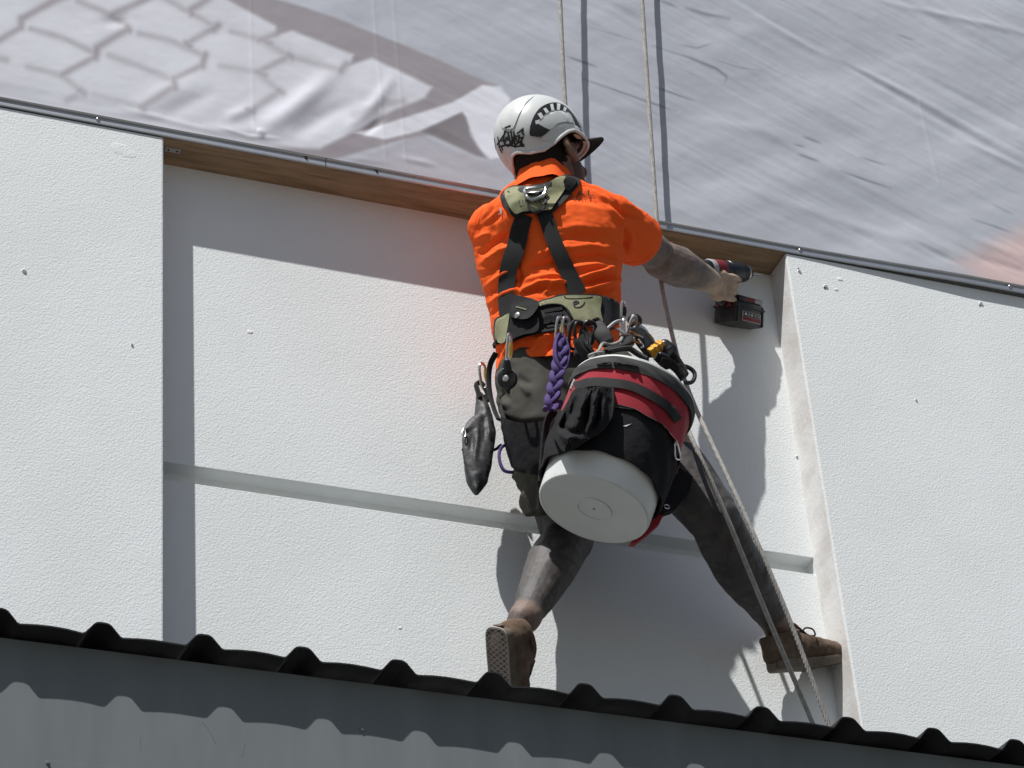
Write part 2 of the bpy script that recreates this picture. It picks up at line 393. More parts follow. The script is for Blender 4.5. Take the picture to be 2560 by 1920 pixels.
rep2 = np.clip(np.ceil(np.maximum(-qj[:, 1]-40, 0)/147.0), 0, 20); qj = qj+rep2[:, None]*np.array([382., 147.])*.5
for pl, wd, am in joints:
    if wd >= 11: wd, am = wd*.72, am*.82
    if wd == 6: wd, am = 8, am*2.1
    d, t = line_dist(qj, pl); jd = np.maximum(jd, min(.95, am*1.3)*np.exp(-(d/(wd*1.2))**2))
light[near] *= 1-jd
base = np.tile(np.array([161., 166., 174.]), (len(q), 1))
base += (fbm(np.stack([q[:, 0]*.0016-q[:, 1]*.0024, q[:, 0]*.004+q[:, 1]*.012], 1), 4, 3)*7)[:, None]          # streaky grain of the print
gapc = np.array([138., 135., 140.]); keyc = np.array([194., 198., 206.])
edge = np.array([(-5000, -2000), (689, -2), (760, 18), (850, 50), (984, 104), (1100, 152), (1215, 206), (1245, 214), (1300, 300), (1010, 350), (860, 395), (760, 420), (500, 450), (-5000, 450)], float)
kb = ss(poly_sd(q, edge), -4, 7)
shade_k = gapc+(keyc-gapc)*light[:, None]*(0.93+.07*np.clip(fbm(q*.006, 3, 8), -1, 1))[:, None]
base = base*(1-kb[:, None])+shade_k*kb[:, None]
# pale curled sheet with the dark fold under it
hook = ss(poly_sd(q, [(875, 335), (1130, 255), (1205, 212), (1250, 215), (1275, 245), (1283, 300), (1262, 395), (1225, 400), (1195, 372), (1155, 285), (1050, 330), (960, 352)]), -3, 8)
base = base*(1-hook[:, None])+np.array([199., 203., 211.])*hook[:, None]
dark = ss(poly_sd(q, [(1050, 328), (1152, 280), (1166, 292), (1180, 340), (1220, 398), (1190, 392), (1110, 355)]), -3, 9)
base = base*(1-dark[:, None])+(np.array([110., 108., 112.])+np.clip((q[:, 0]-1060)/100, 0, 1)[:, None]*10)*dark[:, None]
low = ss(poly_sd(q, [(1050, 330), (1110, 357), (1220, 402), (1300, 470), (800, 430), (900, 395)]), -3, 12)
base = base*(1-low[:, None]*.6)+np.array([150., 149., 157.])*low[:, None]*.6
strokes = [([(1415, 145), (1490, 170)], 2.6, 48), ([(1455, 200), (1540, 228), (1620, 258), (1690, 280)], 2.6, 42), ([(1630, 118), (1720, 146), (1790, 175), (1815, 195), (1812, 208)], 2.6, 40), ([(1640, 220), (1730, 252)], 2.6, 45),
 ([(1700, 115), (1740, 124), (1780, 112)], 2.2, 30), ([(1780, 150), (1840, 172), (1900, 182)], 2.0, 22), ([(1715, 22), (1760, 38), (1820, 50)], 5.0, 40), ([(1640, 0), (1690, 20)], 4.0, 30), ([(2008, 345), (2050, 360)], 3.2, 38), ([(1983, 364), (2010, 371)], 2.6, 34),
 ([(1993, 388), (2045, 407)], 2.8, 45), ([(2100, 430), (2160, 452), (2225, 474)], 2.6, 45), ([(2150, 395), (2210, 414)], 2.8, 34), ([(2425, 552), (2480, 570), (2535, 590)], 2.4, 32), ([(2240, 88), (2285, 102)], 3.0, 26), ([(2010, 440), (2200, 520), (2500, 610)], 16., 9),
 ([(1930, 380), (2100, 450), (2300, 540)], 12., 7), ([(1470, 70), (1600, 110)], 1.8, 16), ([(1690, 170), (1760, 200)], 1.8, 18), ([(2480, 515), (2530, 540)], 2.0, 22)]
for pl, wd, am in strokes:
    m = np.where(np.all((q > np.min(pl, 0)-wd*3) & (q < np.max(pl, 0)+wd*3), 1))[0]
    if len(m):
        d, t = line_dist(q[m], pl); base[m] -= (am*np.exp(-(d/wd)**2)*np.clip(np.sin(np.pi*np.clip(t, .05, .95)), 0, 1)**.5)[:, None]*np.array([1, 1, .93])
sal = ss(poly_sd(q, [(2380, 660), (2470, 610), (2600, 545), (2900, 500), (2900, 900), (2500, 800)]), -30, 50)
base = base*(1-sal[:, None])+np.array([184., 165., 164.])*sal[:, None]
for a, b in (((929, -20), (963, 410)), ((978, -20), (1015, 420)), ((625, -20), (631, 335)), ((2297, 250), (2345, 470))):
    d, t = seg_dist(q, a, b); base += (5*np.exp(-(d/2.5)**2))[:, None]
base = np.clip(base, 60, 235)
tint = s2l(base)/s2l(np.array([209., 212., 213.]))*.80
# cloth relief: tension folds, bulges over the track, welded seams
rel = .0035*fbm(np.stack([X.ravel()*1.4, Z.ravel()*1.9], 1), 3, 21)
rel += .0011*fbm(np.stack([X.ravel()*2.2-Z.ravel()*2.4, X.ravel()*9+Z.ravel()*20], 1), 3, 5)*ss(X.ravel(), -.9, .5)
rel += .0005*fbm(np.stack([X.ravel()*14, Z.ravel()*17], 1), 3, 9)
folds = [([(650, 330), (740, 270), (835, 190)], 26, .010), ([(720, 350), (800, 300), (900, 250)], 20, -.004), ([(330, 285), (420, 240), (500, 200)], 30, .0035), ([(400, 300), (470, 262), (540, 235)], 18, -.0022), ([(560, 300), (640, 270)], 14, .004),
 ([(860, 330), (930, 270), (985, 190)], 16, .005), ([(905, 340), (965, 290)], 10, -.004), ([(500, 320), (560, 330), (630, 335)], 12, .004), ([(250, 60), (330, 50)], 14, -.003), ([(640, 330), (660, 345)], 8, .006),
 ([(1780, -20), (2000, 105), (2290, 245), (2600, 420)], 9, .0035), ([(1800, -20), (2020, 110), (2290, 262), (2600, 440)], 8, -.003), ([(2180, 0), (2400, 50), (2600, 95)], 8, .0025), ([(2290, 180), (2420, 250), (2600, 340)], 12, -.003), ([(2400, 350), (2600, 440)], 9, .003),
 ([(1700, 290), (1900, 330), (2080, 385)], 14, .0018), ([(1480, 100), (1600, 330)], 22, -.0015), ([(1850, 470), (2100, 560), (2380, 640)], 14, .0022), ([(2280, 610), (2390, 668)], 8, -.0028), ([(2420, 600), (2560, 655)], 12, .003), ([(2440, 650), (2560, 690)], 9, -.0025),
 ([(1000, 395), (1090, 415)], 8, .003), ([(860, 396), (960, 410)], 7, .003), ([(0, 235), (240, 285), (420, 300)], 10, .003), ([(300, 275), (560, 340), (760, 375)], 7, .0035), ([(550, 325), (620, 345), (700, 352)], 5, .004), ([(1310, 300), (1335, 420)], 20, .002)]
rel += creases(q, folds)
for a, b, s_ in (((929, -20), (963, 410), 1), ((978, -20), (1015, 420), -1), ((625, -20), (631, 335), 1), ((2297, 250), (2345, 470), 1)):
    d, t = seg_dist(q, a, b); rel += .0006*np.exp(-(d/3.5)**2)
rel *= ss(Z.ravel(), ZT+.022, ZT+.075)*.85+.15
pts[:, 1] = -.0062-np.clip(rel+.003, -.0045, .03)
# lower hem tucked into the track, following its stand-off on the right
pts[:, 1] -= .013*np.clip((pts[:, 0]-.80)/.55, 0, 1)**1.3*(1-ss(Z.ravel(), ZT+.05, ZT+.5))
idx = np.arange(nx*nz).reshape(nz, nx)
fc = np.stack([idx[:-1, :-1].ravel(), idx[:-1, 1:].ravel(), idx[1:, 1:].ravel(), idx[1:, :-1].ravel()], 1)
bme = bpy.data.meshes.new('banner'); bme.vertices.add(nx*nz); bme.loops.add(len(fc)*4); bme.polygons.add(len(fc))
bme.vertices.foreach_set('co', pts.astype(np.float32).ravel()); bme.loops.foreach_set('vertex_index', fc.ravel().astype(np.int32))
bme.polygons.foreach_set('loop_start', np.arange(0, len(fc)*4, 4, dtype=np.int32)); bme.update(calc_edges=True)
setcol(bme, tint)
M['banner'] = mat('printed_vinyl', (.6, .6, .62), .62, .25, attr='tint', bump=[('noise', 420, .0006, .3), ('noise', 45, .0008, .15)])
bn = link('banner', bme, M['banner'])
tag(bn, 'large wrinkled banner printed with pale keys on grey, stretched above the recess', 'banner')

# ------------------------------------------------------------------ lower roof in front
RY, RPITCH, RX0, RZ = -.80, .1895, -1.2, 4.331
roof = thing('lean_to_roof', (0, -.4, 4.3), 'dark ribbed metal roof edge with a grey metal fascia below it', 'roof')
def rib_profile(xa, xb):
    out = []; k0 = int(math.floor((xa-RX0)/RPITCH))-1; k1 = int(math.ceil((xb-RX0)/RPITCH))+1
    for k in range(k0, k1+1):
        c = RX0+k*RPITCH; dz = random.uniform(-.0012, .0012); sx = random.uniform(-.002, .002)
        for x, z in ((-.038, 0), (-.033, .002), (-.0165, .0225), (-.0115, .0262), (-.005, .0275), (.005, .0275), (.0115, .0260), (.0165, .0225), (.033, .002), (.038, 0), (.068, .0032), (.0948, .0042), (.122, .0030)):
            out.append((c+x+sx, z+dz))
    return [p for p in out if xa <= p[0] <= xb]
prof = rib_profile(-4.2, 4.8); n = len(prof); sheet = MB(); vs = []; fs = []
ys = [RY, RY+.012, RY+.05, RY+.2, RY+.5, -.02]
for s_ in (0, 1):
    for y in ys:
        for x, z in prof: vs.append((x, y, RZ+z+.10*(y-RY)-(.003 if s_ else 0)+(.0012*math.sin(x*9.3+y*4) if y == RY else 0)))
m = len(ys)*n
for s_ in (0, 1):
    for j in range(len(ys)-1):
        for i in range(n-1):
            a = s_*m+j*n+i; fs.append((a, a+1, a+1+n, a+n) if s_ == 0 else (a, a+n, a+n+1, a+1))
for i in range(n-1): fs.append((i, m+i, m+i+1, i+1))
sheet.add(vs, fs); obj('roof_sheet', sheet, M['roof'], roof, auto=30)
obj('fascia', MB().box((-4.2, RY+.050, 3.80), (4.8, RY+.062, RZ-.003), .002), M['fascia'], roof, smooth=False)
obj('fascia_lap', MB().box((P(84, 1893, RY+.05).x, RY+.0494, 3.81), (P(470, 1893, RY+.05).x, RY+.0515, 4.0890), .0004), M['fascia'], roof, smooth=False)
for px, py in ((905, 1825), (119, 1908)):
    q_ = P(px, py, RY+.0495); obj('fascia_screw', MB().lathe(q_, (0, -1, 0), [(.0045, -.001), (.0045, .0008), (.003, .0012), (.003, .0038), (.0018, .0042)], 10), M['fascia'], roof)
M['scuff'] = mat('scuff_mark', (.132, .150, .152), .7, .1)
for ln in (((505, 1805), (522, 1825), (538, 1858)), ((612, 1856), (606, 1890)), ((350, 1846), (352, 1875))):
    obj('scuff', MB().tube([P(x, y, RY+.0499) for x, y in catmull(ln, 5)], .0012, n=6, flat=.25, up=(0, 1, 0)), M['scuff'], roof)
obj('lower_wall', MB().box((-4.1, RY+.10, .0), (4.7, RY+.16, 4.2), .003), M['lower'], roof, smooth=False)
# ------------------------------------------------------------------ surface placing helpers (pixel ray -> thing it lies on)
from mathutils.geometry import delaunay_2d_cdt
def hit(tree, px, py, off=0.0):
    d = Vector(ray(px, py)).normalized(); o = Vector(CAM)
    loc, nor, i, dist = tree.ray_cast(o, d)
    if loc is None:
        best = None; t = 6.0
        for k in range(60):
            p = o+d*(6.0+k*.025); r_ = tree.find_nearest(p)
            if r_[0] is not None and (best is None or r_[3] < best[3]): best = r_
        loc, nor = best[0], best[1]
    if nor.dot(d) > 0: nor = -nor
    return loc-d*(off/max(.55, -nor.dot(d))), nor
def densify(poly, step, closed=True):
    out = []; n = len(poly)
    for i in range(n if closed else n-1):
        a = np.array(poly[i], float); b = np.array(poly[(i+1) % n], float); k = max(1, int(np.hypot(*(b-a))/step))
        out += [tuple(a+(b-a)*j/k) for j in range(k)]
    if not closed: out.append(tuple(poly[-1]))
    return out
def inpoly(p, poly):
    c = False; n = len(poly)
    for i in range(n):
        a, b = poly[i], poly[(i+1) % n]
        if (a[1] > p[1]) != (b[1] > p[1]) and p[0] < a[0]+(p[1]-a[1])/(b[1]-a[1])*(b[0]-a[0]): c = not c
    return c
def patch(name, poly, tree, h, m, parent, step=7, base=-.001, smoothp=True, label=None, lift=None, mbs=None):
    """padded patch whose outline is given in photo pixels and which lies on the surface 'tree'"""
    if smoothp: poly = [tuple(x) for x in catmull(poly, 3, True)]
    b = densify(poly, step); x0, y0 = np.min(b, 0); x1, y1 = np.max(b, 0); pts = list(b)
    y = y0+step*.5; k = 0
    while y < y1:
        x = x0+step*(.5 if k % 2 else .9)
        while x < x1:
            if inpoly((x, y), b) and min((x-u)**2+(y-v)**2 for u, v in b) > (step*.5)**2: pts.append((x, y))
            x += step
        y += step; k += 1
    vs, es, fs, *_ = delaunay_2d_cdt([Vector(p) for p in pts], [], [list(range(len(b)))], 1, 1e-4)
    top = []; bot = []
    for v in vs:
        hh = h*(1 if lift is None else lift(v.x, v.y))
        p, nr = hit(tree, v.x, v.y, 0); top.append(hit(tree, v.x, v.y, hh)[0]); bot.append(p+nr*base)
    fs = [tuple(f) for f in fs]; cnt = {}
    for f in fs:
        for i in range(len(f)): e = (f[i], f[(i+1) % len(f)]); cnt[e] = 1
    n = len(top); out = list(fs)
    for (a, c) in list(cnt):
        if (c, a) not in cnt: out.append((a, n+a, n+c, c))
    mb = (mbs or MB()).add(top+bot, out)
    if mbs is not None: return mb
    return obj(name, mb, m, parent, auto=50, label=label)
def strap_poly(pts, wd):
    c = [np.array(p, float) for p in catmull(pts, 6)]; L_ = []; R_ = []
    for i in range(len(c)):
        t = c[min(i+1, len(c)-1)]-c[max(i-1, 0)]; t /= max(np.hypot(*t), 1e-6); n = np.array([-t[1], t[0]])
        ww = np.interp(i/(len(c)-1), np.linspace(0, 1, len(wd)), wd) if hasattr(wd, '__len__') else wd
        L_.append(tuple(c[i]+n*ww/2)); R_.append(tuple(c[i]-n*ww/2))
    return L_+R_[::-1]
def strap(name, pts, wd, tree, h, m, parent, step=6, mbs=None, lift=None):
    return patch(name, strap_poly(pts, wd), tree, h, m, parent, step, smoothp=False, mbs=mbs, lift=lift)

# ------------------------------------------------------------------ fabric / skin materials
M['orange'] = mat('orange_shirt', (.90, .122, .020), .85, .15, var=.03, vscale=30, bump=[('noise', 600, .0004, .4)])
M['skin'] = mat('skin', (.3, .2, .15), .6, .35, attr='tint', bump=[('noise', 220, .0008, .3)])
M['shorts'] = mat('khaki_shorts', (.070, .066, .056), .9, .15, var=.14, vscale=14, bump=[('noise', 400, .0006, .5), ('noise', 30, .004, .5)])
M['suede'] = mat('brown_suede', (.105, .070, .048), .9, .15, col2=(.19, .14, .105), vscale=16, bump=[('noise', 180, .0012, .5)])
M['sole'] = mat('dirty_rubber_sole', (.20, .165, .13), .85, .2, col2=(.12, .10, .08), vscale=14, bump=[('noise', 120, .001, .4)])
M['black'] = mat('black_webbing', (.016, .016, .017), .8, .25, sheen=.05, var=.2, vscale=50, bump=[('noise', 300, .0006, .5)])
M['blackfab'] = mat('black_fabric', (.0125, .0125, .014), .88, .2, var=.25, vscale=20, bump=[('noise', 260, .0008, .5), ('noise', 34, .006, .55)])
M['olive'] = mat('olive_padding', (.27, .27, .165), .8, .2, col2=(.18, .18, .10), vscale=18, bump=[('noise', 300, .0006, .4), ('noise', 40, .003, .4)])
M['hair'] = mat('dark_hair', (.012, .010, .009), .8, .2, bump=[('noise', 260, .002, .8)])
M['lace'] = mat('dark_lace', (.05, .03, .03), .9, .1)

# ------------------------------------------------------------------ the worker
person = thing('person', P(1400, 1700, -.02), 'person in orange shirt, shorts and white helmet hanging on ropes, drilling at the recess corner', 'person')
LH, RH = P(1318, 945, -.105), P(1510, 945, -.17)
LK, LA = P(1425, 1345, .030), P(1312, 1545, -.070)
RK, RA = P(1785, 1298, -.25), P(1948, 1572, .005)
NB = P(1362, 470, -.222)                                   # base of the neck
HC = P(1366, 402, -.215)                                   # middle of the head
RS, RE, RW = P(1522, 548, -.245), P(1655, 644, -.105), P(1783, 706, -.020)
LS = P(1236, 572, -.135); LE = P(1262, 640, .0); LW = P(1330, 560, .045)
az, pit = math.radians(74), math.radians(19)
HF = Vector((math.cos(pit)*math.sin(az), math.cos(pit)*math.cos(az), math.sin(pit))); HR = HF.cross(Vector((0, 0, 1))).normalized(); HU = HR.cross(HF)
FWD = Vector((.40, .917, 0)); RGT = Vector((.917, -.40, 0))

def torso_rows(rows, dscale=1.0, inset=0.0):
    """rows: (photo y, left x, right x, depth Y, half depth) -> points, half widths, half depths"""
    pts = []; rw = []; rd = []
    rc = AX.T @ np.array(RGT); k = math.hypot(rc[0], rc[1])
    for y, l, r, Y, d in rows:
        p = P((l+r)/2, y, Y); z = proj([p])[1][0]
        pts.append(p); rw.append((r-l)/2*z/FPX/k-inset); rd.append(d*dscale-inset)
    return pts, rw, rd
ROWS = [(985, 1240, 1545, -.115, .112), (930, 1238, 1548, -.118, .118), (860, 1238, 1550, -.122, .118), (800, 1226, 1551, -.130, .108), (730, 1214, 1553, -.142, .108), (660, 1191, 1560, -.158, .115), (600, 1180, 1566, -.172, .120), (550, 1188, 1556, -.186, .112), (512, 1240, 1505, -.200, .080)]

# shirt: one continuous cloth from collar seam to hem
sh = MB()
p_, a_, d_ = torso_rows(ROWS); sh.limb(p_, a_, n=36, sub=6, ry=d_, up=FWD, cap=5)
sh.limb([LS+Vector((.012, -.015, -.02)), P(1275, 545, -.19), P(1365, 520, -.210), P(1462, 522, -.228), RS+Vector((-.01, 0, 0))], [.062, .066, .066, .068, .068], n=24, ry=[.058, .058, .058, .058, .062], up=Vector((0, 0, 1)))
sh.limb([P(1300, 560, -.205), P(1330, 520, -.215)], [.07, .06]); sh.limb([P(1440, 560, -.22), P(1420, 520, -.225)], [.07, .06])
sh.limb([P(1335, 498, -.212), P(1400, 500, -.222)], [.050, .050])
sa = RS.lerp(RE, .60)
sh.limb([RS+Vector((-.015, 0, 0)), RS.lerp(RE, .30), sa], [.066, .067, .066], n=24)
sh.limb([LS, LS.lerp(LE, .55)], [.066, .062], n=24)
sme = remesh(sh, .0036, 14, .5)
co = vcos(sme)
# cut the sleeve hems square and lay the lower hem along its wavy line
ax_ = np.array((RE-RS).normalized()); end = np.array(RS.lerp(RE, .56))
s_ = (co-end) @ ax_; near_arm = (np.linalg.norm(co-(np.array(RS)+np.outer(np.clip((co-np.array(RS)) @ ax_, 0, .4), ax_)), axis=1) < .085) & (s_ > -.01) & ((co-np.array(RS)) @ ax_ > .06)
co[near_arm & (s_ > 0)] -= np.outer(s_[near_arm & (s_ > 0)], ax_)*.92
hemx = [(1225, 955), (1236, 966), (1253, 950), (1275, 938), (1297, 926), (1313, 900), (1332, 891), (1379, 890), (1430, 880), (1480, 893), (1520, 905), (1560, 900)]
q, _ = proj(co); hy = np.interp(q[:, 0], [h[0] for h in hemx], [h[1] for h in hemx])
over = np.clip(q[:, 1]-hy, 0, None); co[:, 2] += over/ (0.81*1040)*.97
setcos(sme, co)
SHIRT0 = bvh(sme)                                          # smooth shirt: straps and pads lie on this
nor = vnors(sme); q, _ = proj(co)
SC = [([(1195, 640), (1240, 605), (1275, 585)], 9, -.0065), ([(1200, 660), (1250, 628), (1290, 612)], 8, .0055), ([(1205, 690), (1260, 655), (1300, 640)], 8, -.0065), ([(1215, 715), (1260, 685), (1300, 672)], 8, .006),
 ([(1215, 735), (1265, 708), (1310, 690)], 7, -.006), ([(1222, 760), (1260, 735), (1300, 720)], 8, .006), ([(1185, 600), (1230, 580)], 10, .005), ([(1190, 575), (1235, 548), (1260, 530)], 9, -.0045),
 ([(1225, 790), (1245, 770), (1262, 755)], 6, -.006), ([(1330, 640), (1380, 625), (1415, 620)], 10, .005), ([(1320, 670), (1390, 655), (1440, 655)], 9, -.0055), ([(1310, 700), (1370, 690), (1430, 690)], 9, .006),
 ([(1300, 728), (1350, 708), (1400, 706), (1420, 715)], 7, .008), ([(1295, 740), (1350, 722), (1410, 722)], 6, -.007), ([(1390, 600), (1450, 590), (1520, 592)], 9, -.0045), ([(1400, 620), (1470, 615), (1545, 620)], 9, .004),
 ([(1410, 650), (1480, 640), (1550, 645)], 8, -.0055), ([(1420, 672), (1490, 662), (1552, 668)], 8, .0055), ([(1440, 700), (1490, 684), (1535, 668)], 7, .009), ([(1445, 712), (1495, 700), (1545, 690)], 6, -.009),
 ([(1455, 728), (1505, 715), (1550, 700)], 7, .008), ([(1470, 740), (1520, 730), (1550, 715)], 6, -.006), ([(1500, 740), (1525, 730), (1545, 718)], 5, .006), ([(1360, 735), (1380, 715), (1420, 705)], 6, .006), ([(1380, 575), (1440, 565), (1510, 570)], 12, .003),
 ([(1530, 500), (1560, 535), (1600, 540)], 8, -.006), ([(1545, 490), (1580, 525), (1608, 538)], 8, .006), ([(1560, 560), (1562, 600), (1566, 628)], 6, -.008), ([(1575, 575), (1580, 610)], 8, .004), ([(1540, 520), (1558, 560), (1560, 610)], 9, .005), ([(1500, 500), (1540, 515), (1560, 545)], 10, -.004),
 ([(1240, 500), (1225, 530), (1195, 560)], 8, -.0035), ([(1270, 880), (1290, 850), (1330, 838)], 7, .007), ([(1275, 905), (1300, 870), (1350, 855)], 7, -.007), ([(1250, 930), (1262, 890), (1285, 858)], 7, .007), ([(1330, 880), (1350, 850), (1390, 835)], 8, .007), ([(1360, 885), (1385, 855), (1400, 840)], 7, -.006), ([(1240, 900), (1248, 870), (1265, 850)], 5, -.006),
 ([(1300, 915), (1310, 880)], 6, -.006), ([(1440, 880), (1450, 830)], 8, .007), ([(1470, 890), (1480, 840)], 7, -.007), ([(1500, 890), (1510, 850)], 7, .007), ([(1290, 640), (1300, 690), (1298, 740)], 7, -.004), ([(1480, 470), (1500, 490), (1520, 498)], 7, .004)]
SC = [(a, b*.82, c*1.15) for a, b, c in SC]
h = creases(q, SC)*((nor @ AX[:, 2]) < .15)*1.5
uv = np.stack([q[:, 0]*.010+q[:, 1]*.004, q[:, 1]*.034-q[:, 0]*.007], 1)
rg_ = 1-np.abs(fbm(uv, 2, 77)); h += .0042*np.clip(rg_-.62, 0, 1)*np.clip((q[:, 1]-500)/120, .15, 1)
uv = np.stack([q[:, 0]*.020-q[:, 1]*.012, q[:, 1]*.030+q[:, 0]*.022], 1); h += .0030*np.clip(1-np.abs(fbm(uv, 2, 41))-.62, 0, 1)*(q[:, 0] > 1545)
h += .0012*fbm(co*22, 3, 31)+.0009*fbm(co*np.array([40, 40, 70]), 2, 12)
setcos(sme, co+nor*h[:, None])
shirt = link('shirt', sme, M['orange'], person, label='hi-vis orange polo shirt with folded collar')
# sleeve hem band and collar
hb = MB(); c_ = RS.lerp(RE, .555); ax3 = (RE-RS).normalized()
hb.lathe(c_, ax3, [(.0655, -.016), (.0668, -.012), (.0668, .004), (.0655, .006), (.058, .002), (.058, -.01)], 36, caps=False)
obj('sleeve_hem', hb, M['orange'], shirt)
na = (HC-NB).normalized(); na = (na+Vector((.0, .0, .35))).normalized()
cb = MB(); prof = [(.082, -.034), (.078, -.012), (.0735, .012), (.071, .030), (.0690, .034), (.0665, .030), (.068, .0)]
xa = RGT-na*RGT.dot(na); xa.normalize(); ya = na.cross(xa); n = 44; vs = []; fs = []
for i, (r, hh) in enumerate(prof):
    for k in range(n):
        a = 2*math.pi*k/n; wob = .0018*math.sin(5*a+1.3)+.0012*math.sin(9*a)
        vs.append(NB+Vector((0.004, .012, .004))+na*(hh+.006*math.sin(a+2.6)+wob)+xa*((r*.98+wob)*math.cos(a))+ya*((r+wob)*math.sin(a)))
for i in range(len(prof)-1):
    for k in range(n): fs.append((i*n+k, i*n+(k+1) % n, (i+1)*n+(k+1) % n, (i+1)*n+k))
cb.add(vs, fs); obj('collar', cb, M['orange'], shirt)

# shorts
def nearer(p, dY):
    a = proj([p])[0][0]; return P(a[0], a[1], p.y+dY)
so_ = MB()
so_.limb([P(1392, 860, -.118), P(1398, 930, -.118), P(1404, 985, -.115)], [.120, .132, .138], n=32, ry=[.090, .100, .104], up=FWD)
LT = nearer(LH.lerp(LK, .80), -.085)
so_.limb([LH+Vector((.006,.0,.0)), nearer(LH.lerp(LK, .35), -.05), LT], [.082, .092, .090], n=28, ry=[.092, .104, .102], up=FWD)
RT = RH.lerp(RK, .45)
so_.limb([RH, RH.lerp(RK, .25), RT], [.086, .092, .092], n=28)
sm2 = remesh(so_, .005, 8, .5); co = vcos(sm2); nor = vnors(sm2)
e1 = np.array((LK-LH).normalized()); s_ = (co-np.array(LT)) @ e1; m_ = (s_ > 0) & (np.linalg.norm(co-np.array(LK), axis=1) < .26); co[m_] -= np.outer(s_[m_], e1)*.95
SHORTS0 = bvh(sm2); q, _ = proj(co)
SH = [([(1285, 1250), (1310, 1215), (1330, 1190)], 8, -.009), ([(1300, 1290), (1310, 1240), (1318, 1200)], 9, .008), ([(1330, 1300), (1335, 1250), (1345, 1200)], 8, -.008), ([(1350, 1280), (1352, 1230)], 7, .008), ([(1275, 1200), (1300, 1180), (1330, 1175)], 8, .010), ([(1268, 1170), (1300, 1160)], 7, -.007),
 ([(1300, 960), (1325, 990)], 7, .009), ([(1245, 1000), (1280, 1018)], 7, .007), ([(1290, 940), (1330, 960)], 8, -.007), ([(1250, 975), (1275, 1000)], 6, -.006), ([(1310, 1230), (1325, 1260), (1330, 1290)], 6, .007)]
hsh = creases(q, SH)+.003*fbm(co*16, 3, 51)
hsh = hsh-.014*(np.exp(-(line_dist(q, [(1240, 1045), (1300, 1062), (1360, 1058)])[0]/9)**2))
setcos(sm2, co+nor*hsh[:, None])
shorts = link('shorts', sm2, M['shorts'], person, label='faded grey-brown work shorts')

# body: one continuous surface, pose taken joint by joint
bd = MB()
p_, a_, d_ = torso_rows(ROWS, .86, .016); bd.limb(p_, a_, n=24, sub=3, ry=d_, up=FWD)
bd.limb([LS+Vector((0, .02, -.02)), NB+Vector((0, .03, -.05)), RS+Vector((0, .02, -.02))], [.038, .048, .038], n=16)
bd.limb([NB+Vector((0, .02, -.05)), NB.lerp(HC, .45), HC+HU*-.02], [.062, .056, .058], n=20)
bd.ball(HC+HU*.022, (.074, .093, .098), (HR, HF, HU)); bd.ball(HC-HU*.038+HF*.028, (.058, .066, .070), (HR, HF, HU))
bd.limb([HC+HF*.092+HU*.005, HC+HF*.112-HU*.025], [.010, .015], n=12)                        # nose
bd.limb([HC+HF*.078-HU*.078-HR*.018, HC+HF*.086-HU*.078, HC+HF*.078-HU*.078+HR*.018], [.012, .013, .012], n=10)   # mouth / chin
bd.ball(HC+HF*.060-HU*.098, (.028, .024, .022), (HR, HF, HU))
bd.limb([HC+HF*.083+HU*.030-HR*.038, HC+HF*.092+HU*.032, HC+HF*.083+HU*.030+HR*.038], [.011, .011, .011], n=10)   # brow
for s in (-1, 1):                                                                               # ears
    e = HC+HR*(s*.079)+HF*.004-HU*.020
    bd.limb([e+HU*.026-HF*.006+HR*s*.006, e+HU*.012-HF*.016+HR*s*.012, e-HU*.012-HF*.010+HR*s*.010, e-HU*.028+HF*.004+HR*s*.002], [.0065, .0085, .0075, .0075], n=10)
    bd.ball(e+HF*.002, (.008, .014, .024), (HR, HF, HU), 12, 8)
bd.limb([RS, RS.lerp(RE, .5), RE.lerp(RS, .1)], [.040, .048, .045], n=20)
bd.limb([RE+Vector((0, 0, -.008)), RE.lerp(RW, .32)+Vector((0, 0, -.004)), RE.lerp(RW, .66), RW], [.050, .0535, .042, .030], n=20, ry=[.050, .052, .038, .026], up=Vector((0, 1, 0)))
bd.limb([LS, LS.lerp(LE, .5), LE], [.05, .048, .042], n=18); bd.limb([LE, LE.lerp(LW, .4), LW], [.042, .044, .028], n=18)
bd.limb([LH, LH.lerp(LK, .5), LK.lerp(LH, .06), LK], [.066, .072, .066, .058], n=24)
kn = (LA-LK).normalized(); back = Vector((-.3, -.85, .2)); back = (back-kn*back.dot(kn)).normalized()
bd.limb([LK, LK.lerp(LA, .22)+back*.012, LK.lerp(LA, .42)+back*.016, LK.lerp(LA, .68)+back*.006, LK.lerp(LA, .9), LA], [.058, .060, .062, .050, .037, .038], n=24)
bd.limb([RH, RH.lerp(RK, .5), RK.lerp(RH, .08), RK], [.066, .080, .066, .060], n=24)
kn2 = (RA-RK).normalized(); back2 = Vector((-.72, -.5, -.2)); back2 = (back2-kn2*back2.dot(kn2)).normalized()
bd.limb([RK, RK.lerp(RA, .22)+back2*.010, RK.lerp(RA, .42)+back2*.014, RK.lerp(RA, .68)+back2*.004, RK.lerp(RA, .92), RA], [.060, .061, .060, .048, .035, .036], n=24)
bd.ball(RK-back2*.022, (.042, .042, .046))                                                     # kneecap
LTOE, LNS = Vector((.237, .600, -.727)).normalized(), Vector((-.81, -.28, -.474))
LNS = (LNS-LTOE*LNS.dot(LTOE)).normalized(); LUP = -LNS
RTOE = Vector((.86, .30, .34)).normalized(); RUP = Vector((-.25, -.30, .92)); RUP = (RUP-RTOE*RUP.dot(RTOE)).normalized()
bd.limb([LA-LUP*.01, LA-LUP*.050+LTOE*.05, LA-LUP*.064+LTOE*.14], [.034, .026, .018], n=16); bd.limb([RA-RUP*.01, RA-RUP*.050+RTOE*.05, RA-RUP*.064+RTOE*.13], [.034, .026, .018], n=16)
